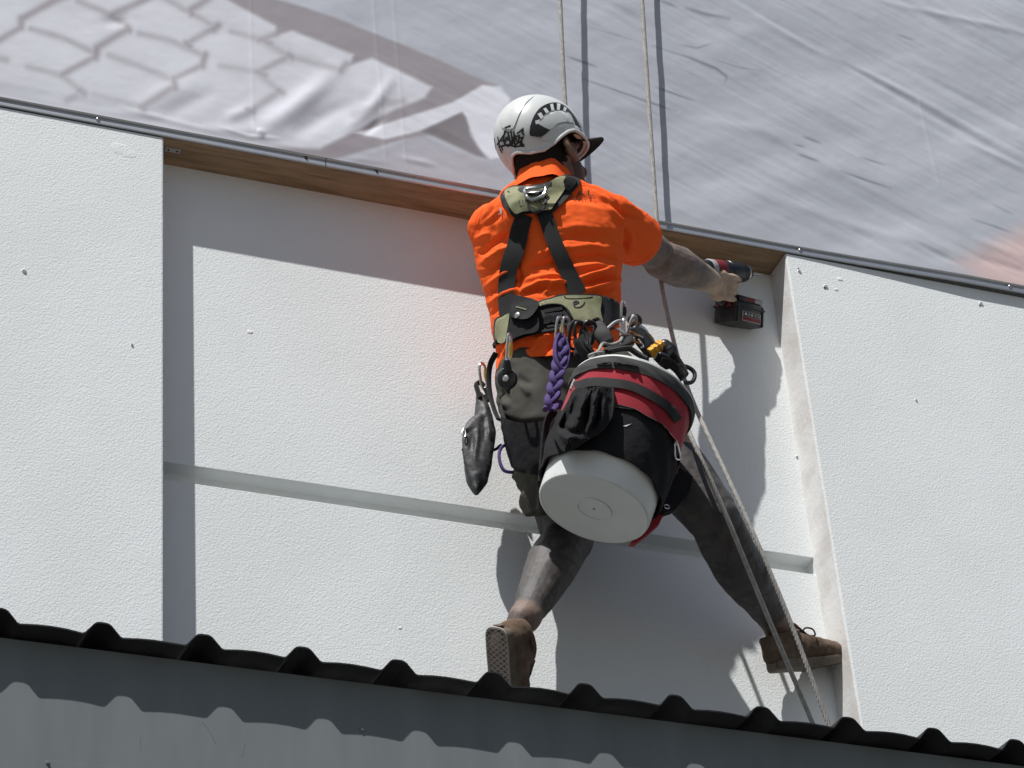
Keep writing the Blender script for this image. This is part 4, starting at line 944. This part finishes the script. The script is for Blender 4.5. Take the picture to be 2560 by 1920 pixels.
# ---- holster on the belt
HO = thing('belt_holster', hit(SHIRT0, *c2_((610, 1010))[0], .02)[0], 'small black flap holster with a snap button on the back of the belt', 'pouch')
patch('holster_body', c2_((505, 890), (560, 930), (665, 930), (745, 870), (780, 960), (760, 1060), (620, 1092), (470, 1150), (462, 1060), (490, 960)), SHIRT0, .030, M['blackfab'], HO, 6)
fl = patch('flap', c2_((522, 722), (562, 702), (770, 762), (742, 862), (665, 932), (560, 932), (495, 892)), SHIRT0, .043, M['black'], HO, 6)
patch('flap_tag', c2_((552, 810), (658, 838), (650, 848), (552, 820)), SHIRT0, .0445, M['olive'], fl, 4, smoothp=False)
p0, n0 = hit(SHIRT0, *c2_((570, 905))[0], .042); obj('snap_button', MB().lathe(p0, n0, [(.0082, 0), (.0082, .002), (.0068, .0045), (.003, .0058)], 18), M['steel'], HO)

# ---- pail and its tool cover
BC = P(1484, 1274, -.35); BA = Vector((.335, -.115, .925)).normalized(); BX = Vector((1, 0, 0)); BX = (BX-BA*BX.dot(BA)).normalized()
BK = thing('tool_bucket', BC, 'white plastic bucket in a red and black tool cover, hanging at the hip', 'bucket')
obj('pail', MB().lathe(BC, BA, [(.0, .0022), (.119, .0022), (.1215, .0010), (.1240, 0), (.1270, .0020), (.1288, .008), (.1325, .15), (.1385, .312), (.1440, .314), (.1460, .320), (.1460, .328), (.1430, .331), (.136, .325), (.129, .15), (.122, .012), (0, .012)], 72, BX, caps=False), M['pail'], BK, auto=35)
obj('base_ring', MB().lathe(BC, BA, [(.0375, .0026), (.0378, .0004), (.0405, .0004), (.0408, .0026)], 48, BX, caps=False), M['pail'], BK)
obj('sprue_mark', MB().lathe(BC, BA, [(.0035, .0026), (.0030, .0008), (.0006, .0008)], 12, BX), M['grey'], BK)
obj('pail_contents', MB().lathe(BC, BA, [(.0, .28), (.1355, .28), (.1355, .276), (0, .276)], 36, BX, caps=False), M['blackfab'], BK)
def sleeve(h0, h1, r0, r1, m, name, wob=.0025, seed=1, th=.004):
    n, k_ = 96, 10; vs = []; fs = []
    for s in (0, 1):
        for i in range(k_+1):
            u_ = i/k_; h_ = h0+(h1-h0)*u_
            for j in range(n):
                a = 2*math.pi*j/n; w1 = wob*(math.sin(3*a+seed)*.5+math.sin(7*a+2*seed+5*u_)*.5+.7*math.sin(13*a+3*seed+9*u_))
                r_ = r0+(r1-r0)*u_+(w1 if not s else w1-th)+(0 if s else .002*math.sin(math.pi*u_)); x_ = BX*math.cos(a)+BA.cross(BX)*math.sin(a)
                vs.append(BC+BA*(h_+(.004*math.sin(2*a+seed) if i == 0 else 0))+x_*r_)
    m_ = n*(k_+1)
    for s in (0, 1):
        for i in range(k_):
            for j in range(n): fs.append((s*m_+i*n+j, s*m_+i*n+(j+1) % n, s*m_+(i+1)*n+(j+1) % n, s*m_+(i+1)*n+j))
    for i in (0, k_):
        for j in range(n): fs.append((i*n+j, i*n+(j+1) % n, m_+i*n+(j+1) % n, m_+i*n+j))
    return MB().add(vs, fs), m, name
mb_, m_, nm = sleeve(.095, .308, .1372, .1430, 'red', 'cover', .0015); cover = obj(nm, mb_, M[m_], BK, auto=60); COV = bvh(cover.data); _x = sleeve(.050, .308, .1365, .1430, 'red', 'x', .0015)[0]; _m = bpy.data.meshes.new('x'); _m.from_pydata(_x.v, [], _x.f); COVX = bvh(_m)
top = MB(); top.v, top.f = sleeve(.292, .322, .1475, .1478, 'greyband', 'x', .0010, 3, .003)[0].v, sleeve(.292, .322, .1475, .1478, 'greyband', 'x', .0010, 3, .003)[0].f
obj('top_binding', top, M['greyband'], cover, auto=60)
low = sleeve(.058, .190, .1425, .1490, 'blackfab', 'x', .0030, 5, .004)[0]; panel = obj('pocket_panel', low, M['blackfab'], cover, auto=60); PAN = bvh(panel.data)
strap('cover_strip', c4((330, 415), (450, 385), (590, 390), (740, 415), (880, 480), (1000, 560), (1080, 660)), [20, 22, 22, 22, 22, 22], COV, .006, M['black'], cover, 7)
patch('pocket_edge', c4((600, 440), (640, 525), (760, 545), (900, 600), (1000, 660), (1070, 740), (1050, 770), (960, 690), (840, 610), (700, 575), (600, 560), (585, 480)), PAN, .006, M['greyband'], cover, 7)
for x0 in (520, 640, 740): strap('binding_loop', c4((x0-30, 225), (x0+60, 225)), 24, COV, .012, M['black'], cover, 5)
# slumped side pocket: boxy, with sagging folds
pf = [(c4((350, 480), (320, 600), (260, 720)), 8, -.42), (c4((400, 470), (370, 600), (330, 740)), 9, .30), (c4((450, 470), (425, 600), (395, 740)), 7, -.45), (c4((485, 470), (470, 600), (440, 730)), 8, .32), (c4((520, 480), (500, 640), (430, 760)), 6, -.42), (c4((545, 480), (540, 620), (500, 720)), 7, .22), (c4((200, 720), (270, 790), (350, 780)), 8, .38), (c4((230, 690), (300, 745), (380, 750)), 6, -.40), (c4((250, 560), (230, 640), (190, 720)), 8, .3), (c4((280, 560), (265, 660), (230, 740)), 6, -.3)]
def pklift(x, y):
    q0 = np.array([[x, y]]); e = seg_dist(q0, *c4((470, 440), (360, 760)))[0][0]
    return max(.25, (.55+.55*math.exp(-(e/48)**2))+float(creases(q0, pf)[0])+.10*float(fbm(q0*.03, 2, 5)[0]))
patch('side_pocket', c4((330, 440), (440, 425), (600, 425), (612, 520), (600, 640), (520, 740), (420, 800), (330, 862), (255, 885), (205, 815), (165, 740), (215, 640), (280, 530)), COVX, .052, M['blackfab'], cover, 3.6, lift=pklift)
tubeobj('pocket_trim', [hit(COVX, x, y, .036)[0] for x, y in c4((606, 430), (608, 540), (590, 640), (520, 735), (430, 790), (340, 850))], .0030, M['black'], cover)
# side flap, zip pull, eyelet, tick mark
patch('side_flap', c4((1060, 735), (1140, 730), (1165, 800), (1190, 1000), (1190, 1100), (1160, 980), (1120, 870), (1060, 800)), PAN, .010, M['red'], cover, 7)
fb = MB(); fbp = [P(x, y, -.30) for x, y in c4((730, 1540), (860, 1380), (965, 1310), (972, 1330), (940, 1400), (850, 1480), (770, 1540))]; fb.prism(fbp, (0.004, .02, .004)); obj('bottom_flap', fb, M['red'], cover, smooth=False)
fb = MB(); fb.prism([P(x, y, -.32) for x, y in c4((1020, 960), (1180, 1060), (1150, 1180), (1060, 1290), (985, 1315), (900, 1290), (890, 1180))], (.004, .04, .01)); obj('bottom_flap', fb, M['blackfab'], cover, smooth=False)
e0 = P(*c4((990, 1281))[0], -.323); obj('eyelet', MB().tube([e0+Vector((.0065*math.cos(a), -.002, .005*math.sin(a))) for a in np.linspace(0, 2*math.pi, 17)[:-1]], .0018, n=6, closed=True), M['steel'], cover)
zp = [hit(PAN, x, y, .008)[0] for x, y in c4((1052, 835), (1068, 832), (1088, 925), (1052, 930))]; obj('zip_pull', MB().tube([*catmull(zp, 3, True)], .0026, n=6, closed=True), M['steel'], cover)
obj('zip_pull', MB().tube([hit(PAN, x, y, .007)[0] for x, y in c4((1056, 808), (1062, 838))], .004, n=6), M['steel'], cover)
patch('tick_mark', c4((680, 700), (742, 684), (700, 706)), PAN, .0015, M['white'], cover, 3, smoothp=False)
# strap that hangs between cover and thigh, cords from the rim to the belt
tubeobj('cover_strap', [P(x, y, Y) for (x, y), Y in zip(c3((890, 690), (830, 760), (800, 900), (785, 1080), (770, 1300)), (-.27, -.26, -.25, -.25, -.255))], [.010, .016, .018, .018, .015]*5+[.014]*0 if False else .015, M['blackfab'], BK, flat=.45)
tubeobj('rim_cord', [P(x, y, Y) for (x, y), Y in zip(c8((-40, 1240), (40, 1150), (120, 1080), (190, 960), (330, 980), (470, 930), (520, 860)), (-.40, -.40, -.39, -.37, -.355, -.345, -.335))], .0038, M['rope'], BK)
tubeobj('rim_cord', [P(x, y, Y) for (x, y), Y in zip(c8((-60, 1180), (40, 1140), (150, 1120), (230, 1120)), (-.40, -.40, -.39, -.385))], .0048, M['rope'], BK)
tubeobj('rim_cord', [P(x, y, Y) for (x, y), Y in zip(c4((385, 285), (350, 330), (325, 390), (305, 440)), (-.38, -.39, -.40, -.40))], .0032, M['rope'], BK)
tubeobj('rim_strap', [P(x, y, Y) for (x, y), Y in zip(c8((300, 1100), (480, 1060), (640, 1050), (760, 1120), (860, 1180), (960, 1240)), (-.39, -.39, -.385, -.385, -.39, -.40))], .0085, M['greyband'], BK, flat=.6)
tubeobj('rim_strap', [P(x, y, Y) for (x, y), Y in zip(c8((640, 870), (600, 950), (480, 1010), (320, 1060), (220, 1110)), (-.34, -.35, -.365, -.38, -.39))], .012, M['black'], BK, flat=.5)

# ---- left side pouch
PO = thing('side_pouch', P(1190, 1240, -.02), 'limp dark rubber pouch hanging from the left of the harness', 'pouch')
pb = MB(); Yp = -.012
ctr = [P(x, y, Yp) for x, y in c3((262, 560), (290, 700), (290, 860), (262, 1020), (248, 1160), (240, 1280), (236, 1370))]
pb.limb(ctr, [.010, .020, .032, .034, .032, .026, .008], n=24, ry=[.010, .016, .022, .024, .022, .016, .006], up=Vector((-.4, -.9, 0)))
pb.limb([P(x, y, Yp-.012) for x, y in c3((238, 780), (190, 860), (190, 1000), (215, 1180), (236, 1340))], [.010, .020, .024, .020, .006], n=16, ry=[.006]*5, up=Vector((-.4, -.9, 0)))
pb.limb([P(x, y, Yp-.012) for x, y in c3((300, 720), (240, 760), (180, 820), (140, 850))], [.010, .016, .014, .006], n=14, ry=[.008]*4, up=Vector((-.4, -.9, 0)))
pmx = remesh(pb, .004, 5); c_ = vcos(pmx); q, _ = proj(c_)
pf = [(c3((250, 780), (240, 950), (215, 1150)), 6, .005), (c3((300, 600), (330, 800), (350, 950)), 6, .004), (c3((300, 720), (310, 850), (300, 930)), 5, -.004), (c3((200, 880), (190, 1000)), 7, -.005)]
setcos(pmx, c_+vnors(pmx)*(creases(q, pf)+.0012*fbm(c_*34, 3, 4))[:, None]); link('pouch_body', pmx, M['rubber'], PO)
tubeobj('pouch_hanger', [P(x, y, Yp-.01) for x, y in c3((265, 580), (240, 500), (235, 465), (270, 455), (320, 520), (340, 600))], .0085, M['black'], PO, flat=.6)
tubeobj('pouch_hanger', [P(x, y, Yp) for x, y in c3((335, 440), (345, 520), (330, 600), (300, 560))], .006, M['black'], PO)
tubeobj('tie_cord', [P(x, y, Yp) for x, y in c3((370, 1015), (405, 1000), (440, 970))], .0038, M['black'], PO)
tubeobj('tie_cord', [P(x, y, Yp) for x, y in c3((360, 850), (385, 830))], .0034, M['black'], PO)
rg = [P(x, y, Yp-.02) for x, y in c3((135, 830), (118, 860), (122, 890), (140, 905), (146, 870))]; obj('ring', MB().tube(catmull(rg, 4, True), .0016, n=6, closed=True), M['steel'], PO)

# ---- carabiners, pulleys and slings on the gear loops
CG = 'carabiners clipped to the harness'
rc = Vector(AX[:, 0]); uc = -Vector(AX[:, 1]); fc_ = Vector(AX[:, 2])
def cara(px, py, Y, h, w_, r, m, label, ang=0, gate=None, turn=.25):
    a = math.radians(ang); up = uc*math.cos(a)+rc*math.sin(a); sd = rc*math.cos(a)*turn-uc*math.sin(a)*turn+fc_*(1-turn)
    return carabiner(P(px, py, Y), up, sd, h, w_, r, m, label, CG, gate)
cara(1398, 822, -.285, .056, .030, .0034, M['steel'], 'silver carabiner with a brass gate holding the purple sling', 4, M['gold'], .35)
cara(1415, 822, -.288, .056, .030, .0034, M['steel'], 'silver carabiner next to the brass-gated one above the purple sling', -3, M['steel'], .35)
cara(1272, 875, -.262, .076, .030, .0036, M['steel'], 'long silver carabiner hanging over the orange shirt tail', 2, M['gold'], .22)
cara(1208, 940, -.075, .060, .030, .0036, M['steel'], 'silver and gold carabiner carrying the limp rubber pouch', -8, M['gold'], .35)
cara(1440, 838, -.30, .066, .036, .0042, M['darkmetal'], 'black carabiner right beside the purple sling', 6, M['darkmetal'], .6)
cara(1452, 842, -.305, .070, .036, .0042, M['darkmetal'], 'black carabiner in the middle of the bunch under the belt', -8, M['darkmetal'], .5)
cara(1468, 838, -.305, .066, .034, .0042, M['darkmetal'], 'black carabiner at the end of the bunch nearest the round pad', 16, M['darkmetal'], .7)
cara(1557, 779, -.285, .050, .030, .0036, M['steel'], 'grey steel carabiner standing upright at the belt end', 2, M['darkmetal'], .22)
cara(1600, 838, -.30, .070, .034, .0046, M['copper'], 'bronze carabiner lying against the descender', -40, M['steel'], .6)
cara(1612, 856, -.315, .070, .036, .0050, M['darkmetal'], 'dark carabiner between the bronze one and the yellow tool', -38, M['copper'], .6)
cara(1579, 822, -.305, .060, .026, .0036, M['grey'], 'dull grey carabiner hanging below the black pulley', 14, M['grey'], .4)
# purple braided sling
PS = thing('braided_sling', P(1370, 1030, -.27), 'purple sling braided into a chain, hanging down the thigh', 'sling')
pth = [Vector(v) for v in catmull([P(x, y, Y) for x, y, Y in ((1404, 850, -.287), (1402, 890, -.285), (1393, 935, -.283), (1384, 980, -.28), (1376, 1025, -.275))], 14)]
for k in range(3):
    pp = []; rr = []
    for i, p in enumerate(pth):
        u_ = i/(len(pth)-1); a = u_*13+k*2*math.pi/3; t_ = (pth[min(i+1, len(pth)-1)]-pth[max(i-1, 0)]).normalized(); s_ = rc-t_*rc.dot(t_); s_.normalize()
        pp.append(p+s_*(math.sin(a)*.0115*min(1, .3+u_*4))+fc_*(math.sin(2*a)*.0065)); rr.append(.0086)
    obj('strand', MB().tube(pp, rr, n=10, flat=.75), M['purple'], PS)
tubeobj('loop', [P(1398, 835, -.287), P(1388, 862, -.29), P(1390, 900, -.292), P(1408, 925, -.29), P(1420, 890, -.29), P(1414, 855, -.288), P(1402, 838, -.287)], .0075, M['purple'], PS, flat=.7)
tubeobj('tail', [P(1376, 1020, -.278), P(1392, 1010, -.28), P(1402, 1005, -.28), P(1396, 1020, -.28)], .006, M['purple'], PS, flat=.7)
o = tubeobj('cord_loop', [P(x, y, -.08) for x, y in c3((520, 960), (450, 985), (425, 1040), (430, 1110), (455, 1170), (490, 1192), (560, 1200))], .0042, M['purple']); tag(o, 'thin purple cord looped under the black leg pad', 'cord')
# pulley at the left hip
PU = thing('hip_pulley', P(1266, 975, -.25), 'dark metal pulley with a shiny cheek plate under the shirt hem', 'pulley')
pc = P(1267, 948, -.255); nfc = (-fc_+rc*-.35+uc*.25).normalized()
obj('cheek_plate', MB().lathe(pc, nfc, [(.023, -.010), (.0245, -.006), (.0245, .000), (.022, .004), (.012, .006)], 28), M['darkmetal'], PU)
obj('axle', MB().lathe(pc, nfc, [(.0075, .004), (.0075, .009), (.004, .0105)], 16), M['steel'], PU)
obj('neck', MB().limb([pc+uc*.018, pc+uc*.042], [.013, .008], n=14, ry=[.007, .005], up=nfc), M['darkmetal'], PU)
obj('cheek_rim', MB().tube([pc+nfc*.002+(rc*math.cos(a)+uc*math.sin(a))*.0245 for a in np.linspace(.6, 2.9, 14)], .002, n=6), M['steel'], PU)
obj('tail_plate', MB().limb([pc-uc*.018, pc-uc*.032+rc*.004], [.010, .004], n=12, ry=[.005, .003], up=nfc), M['darkmetal'], PU)
# black ring pulley by the rope
RP = thing('ring_pulley', P(1590, 825, -.29), 'black round pulley with an open hub beside the belt end', 'pulley')
rp = P(1587, 803, -.292); obj('wheel', MB().tube([rp+(rc*math.cos(a)+uc*math.sin(a))*.0118 for a in np.linspace(0, 2*math.pi, 29)[:-1]], .0062, n=10, closed=True), M['gloss_black'], RP)
obj('neck', MB().limb([rp-uc*.014+rc*.002, rp-uc*.032+rc*.006], [.010, .009], n=12), M['gloss_black'], RP)
# round pad, knot, descender, yellow tool, hose
PD = thing('knee_pad_pouch', P(1500, 880, -.30), 'rounded charcoal pad hanging from the belt above the bucket', 'pouch')
obj('pad', MB().limb([P(*c8((110, 640))[0], -.30), P(*c8((180, 800))[0], -.325), P(*c8((250, 930))[0], -.33)], [.014, .020, .018], n=20, ry=[.010, .015, .012], up=-fc_), M['greyband'], PD)
tubeobj('hanger', [P(*c8(v)[0], -.30) for v in ((30, 560), (100, 540), (150, 640), (90, 700), (40, 620))], .005, M['black'], PD)
KN = thing('cord_knot', P(1575, 850, -.33), 'knotted brown and grey cord above the bucket rim', 'knot')
for k, pts_ in enumerate((((480, 860), (540, 830), (640, 840), (730, 860), (700, 930), (600, 960), (520, 920), (560, 850), (660, 870), (740, 850)), ((520, 880), (620, 900), (720, 880), (690, 980), (590, 1000), (540, 940)), ((430, 700), (500, 740), (590, 800), (660, 830)), ((270, 700), (360, 620), (440, 575), (510, 565)))):
    tubeobj('cord', [P(*c8(v)[0], -.325-.004*(i % 3)) for i, v in enumerate(pts_)], (.0052, .0045, .0038, .0040)[k], (M['cord'], M['rope'], M['steel'], M['grey'])[k], KN)
DE = thing('descender', P(1610, 890, -.33), 'dark metal descender with bronze bands above the bucket rim', 'descender')
dp = [P(*c8(v)[0], -.325) for v in ((730, 720), (860, 860), (960, 1010), (1020, 1140))]
obj('body', MB().limb(dp, [.012, .017, .018, .012], n=18, ry=[.008, .011, .011, .008], up=-fc_), M['darkmetal'], DE)
for i in range(4):
    v = ((720, 770), (770, 790), (810, 820), (760, 930))[i]; p = P(*c8(v)[0], -.336); obj('band', MB().limb([p-rc*.008+uc*.002, p+rc*.008-uc*.004], [.0028, .0028], n=8), M['copper'] if i != 2 else M['steel'], DE)
tubeobj('handle', [P(*c8(v)[0], -.338) for v in ((800, 880), (850, 940), (890, 1010), (840, 1030))], .0022, M['steel'], DE)
YT = thing('tape_measure', P(1655, 905, -.34), 'yellow and black tape measure clipped above the bucket rim', 'tape measure')
fr = (P(*c8((1130, 1060))[0], -.335), (rc*.80+uc*.50+fc_*.2).normalized(), (fc_*.9-rc*.1+uc*.3).normalized(), None)
yx = fr[1]; yy = (fr[2]-yx*fr[2].dot(yx)).normalized(); yz = yx.cross(yy)
obj('case', MB().box((-.022, -.016, -.012), (.018, .016, .014), .005, (fr[0], yx, yy, yz)), M['yellow'], YT)
for k in range(3): obj('grip_rib', MB().box((-.010+.011*k, -.0175, -.008), (-.005+.011*k, .010, .0155), .0012, (fr[0], yx, yy, yz)), M['copper' if k == 1 else 'yellow'], YT)
obj('rubber_bumper', MB().limb([P(*c8(v)[0], -.345) for v in ((1260, 1000), (1340, 1080), (1380, 1180))], [.016, .019, .016], n=16), M['gloss_black'], YT)
obj('belt_clip', MB().limb([P(*c8(v)[0], -.35) for v in ((1160, 1190), (1260, 1260), (1330, 1330))], [.014, .017, .014], n=14, ry=[.008]*3, up=-fc_), M['darkmetal'], YT)
o = tubeobj('hose_loop', [P(*c8(v)[0], -.37) for v in ((1380, 1290), (1470, 1350), (1560, 1345), (1680, 1380), (1760, 1450), (1775, 1540), (1720, 1630), (1600, 1640))], .0052, M['gloss_black']); tag(o, 'short black hose loop sticking out beside the bucket rim', 'hose')
GB = thing('tool_strap_bundle', P(1650, 940, -.36), 'tangle of black webbing straps packed along the bucket rim', 'straps')
for pts_ in (((1100, 1180), (1240, 1230), (1380, 1320), (1520, 1460)), ((1180, 1260), (1320, 1300), (1460, 1400), (1580, 1560)), ((1380, 1150), (1460, 1240), (1540, 1360), (1620, 1520)), ((-200, 850), (-150, 1000), (-60, 1120), (60, 1240)), ((-260, 960), (-180, 1080), (-90, 1180), (40, 1230))):
    tubeobj('webbing', [P(*c8(v)[0], -.365) for v in pts_], .014, M['black'], GB, flat=.45)
for pts_ in (((-190, 760), (-120, 860), (-90, 980), (-150, 1080)), ((-80, 780), (-40, 900), (-60, 1020), (10, 1120)), ((-290, 900), (-250, 1020), (-270, 1140), (-180, 1230))):
    tubeobj('webbing', [P(*c8(v)[0], -.325) for v in pts_], .010, M['black'], GB, flat=.5)

# ---- cordless drill
DR = thing('cordless_drill', DC+GD*.165, 'red and black cordless drill with a large battery, held in the right hand', 'drill')
obj('motor_housing', MB().lathe(DC, XD, [(.010, -.086), (.022, -.084), (.026, -.074), (.0275, -.030), (.028, .016), (.026, .030)], 28), M['gloss_black'], DR)
obj('housing_band', MB().lathe(DC, XD, [(.0272, -.046), (.0286, -.044), (.0290, -.012), (.0282, -.010)], 28), M['drillred'], DR)
obj('motor_cap', MB().lathe(DC, XD, [(.0262, -.066), (.0285, -.063), (.0285, -.050), (.0270, -.047)], 28), M['grey'], DR)
obj('gear_case', MB().lathe(DC, XD, [(.025, .010), (.0290, .014), (.0290, .050), (.0265, .058), (.0270, .066)], 28), M['gloss_black'], DR)
obj('chuck', MB().lathe(DC, XD, [(.024, .064), (.024, .082), (.0215, .085), (.0215, .092), (.019, .097), (.0145, .106), (.006, .110)], 24), M['darkmetal'], DR)
obj('chuck_ring', MB().lathe(DC, XD, [(.0226, .0850), (.0226, .0905)], 24), M['steel'], DR)
obj('drill_bit', MB().tube([DC+XD*.104, DC+XD*.118, TIP], [.0035, .0028, .0026], n=8), M['steel'], DR)
obj('grip', MB().limb([DC+GD*.02, DC+GD*.050, DC+GD*.076], [.0185, .0165, .021], n=18, ry=[.0165, .015, .018], up=HY), M['gloss_black'], DR)
obj('trigger', MB().limb([DC+GD*.036+HX*.019, DC+GD*.056+HX*.017], [.007, .007], n=10), M['drillred'], DR)
bo = DC+GD*.082+HX*.052; fr = (bo, HX, HY, GD)
obj('foot', MB().box((-.034, -.032, -.024), (.074, .032, -.008), .006, fr), M['gloss_black'], DR)
obj('foot_trim', MB().box((.000, .0300, -.021), (.072, .0330, -.012), .001, fr), M['drillred'], DR)
bt = obj('battery', MB().box((-.040, -.037, -.008), (.078, .037, .052), .009, fr), M['gloss_black'], DR)
obj('battery_skirt', MB().box((-.042, -.039, .004), (.080, .039, .009), .002, fr), M['darkmetal'], bt)
obj('latch', MB().box((-.0455, -.024, -.006), (-.038, .024, .010), .002, fr), M['drillred'], bt)
obj('belt_hook', MB().box((-.030, .0325, -.020), (.000, .0400, -.006), .002, fr), M['darkmetal'], DR)
obj('label', MB().box((-.012, .0365, .018), (.062, .0380, .044), .0006, fr), M['grey'], bt)
obj('label_band', MB().box((-.010, .0378, .032), (.060, .0386, .042), .0003, fr), M['drillred'], bt)
obj('label_band', MB().box((-.008, .0378, .0195), (.058, .0386, .031), .0003, fr), M['gloss_black'], bt)
for k in range(5): obj('gauge_mark', MB().box((-.004+.013*k, .0384, .0225), (-.004+.013*k+(.008 if k != 2 else .006), .0391, .0285), .0015, fr), M['white'] if k in (0, 2) else M['grey'], bt)
obj('model_plate', MB().box((.042, .0325, -.020), (.070, .0336, -.010), .0006, fr), M['grey'], DR)
for s in (-.033, .067): obj('corner_rib', MB().box((s, .034, .000), (s+.006, .0395, .050), .002, fr), M['darkmetal'], bt)
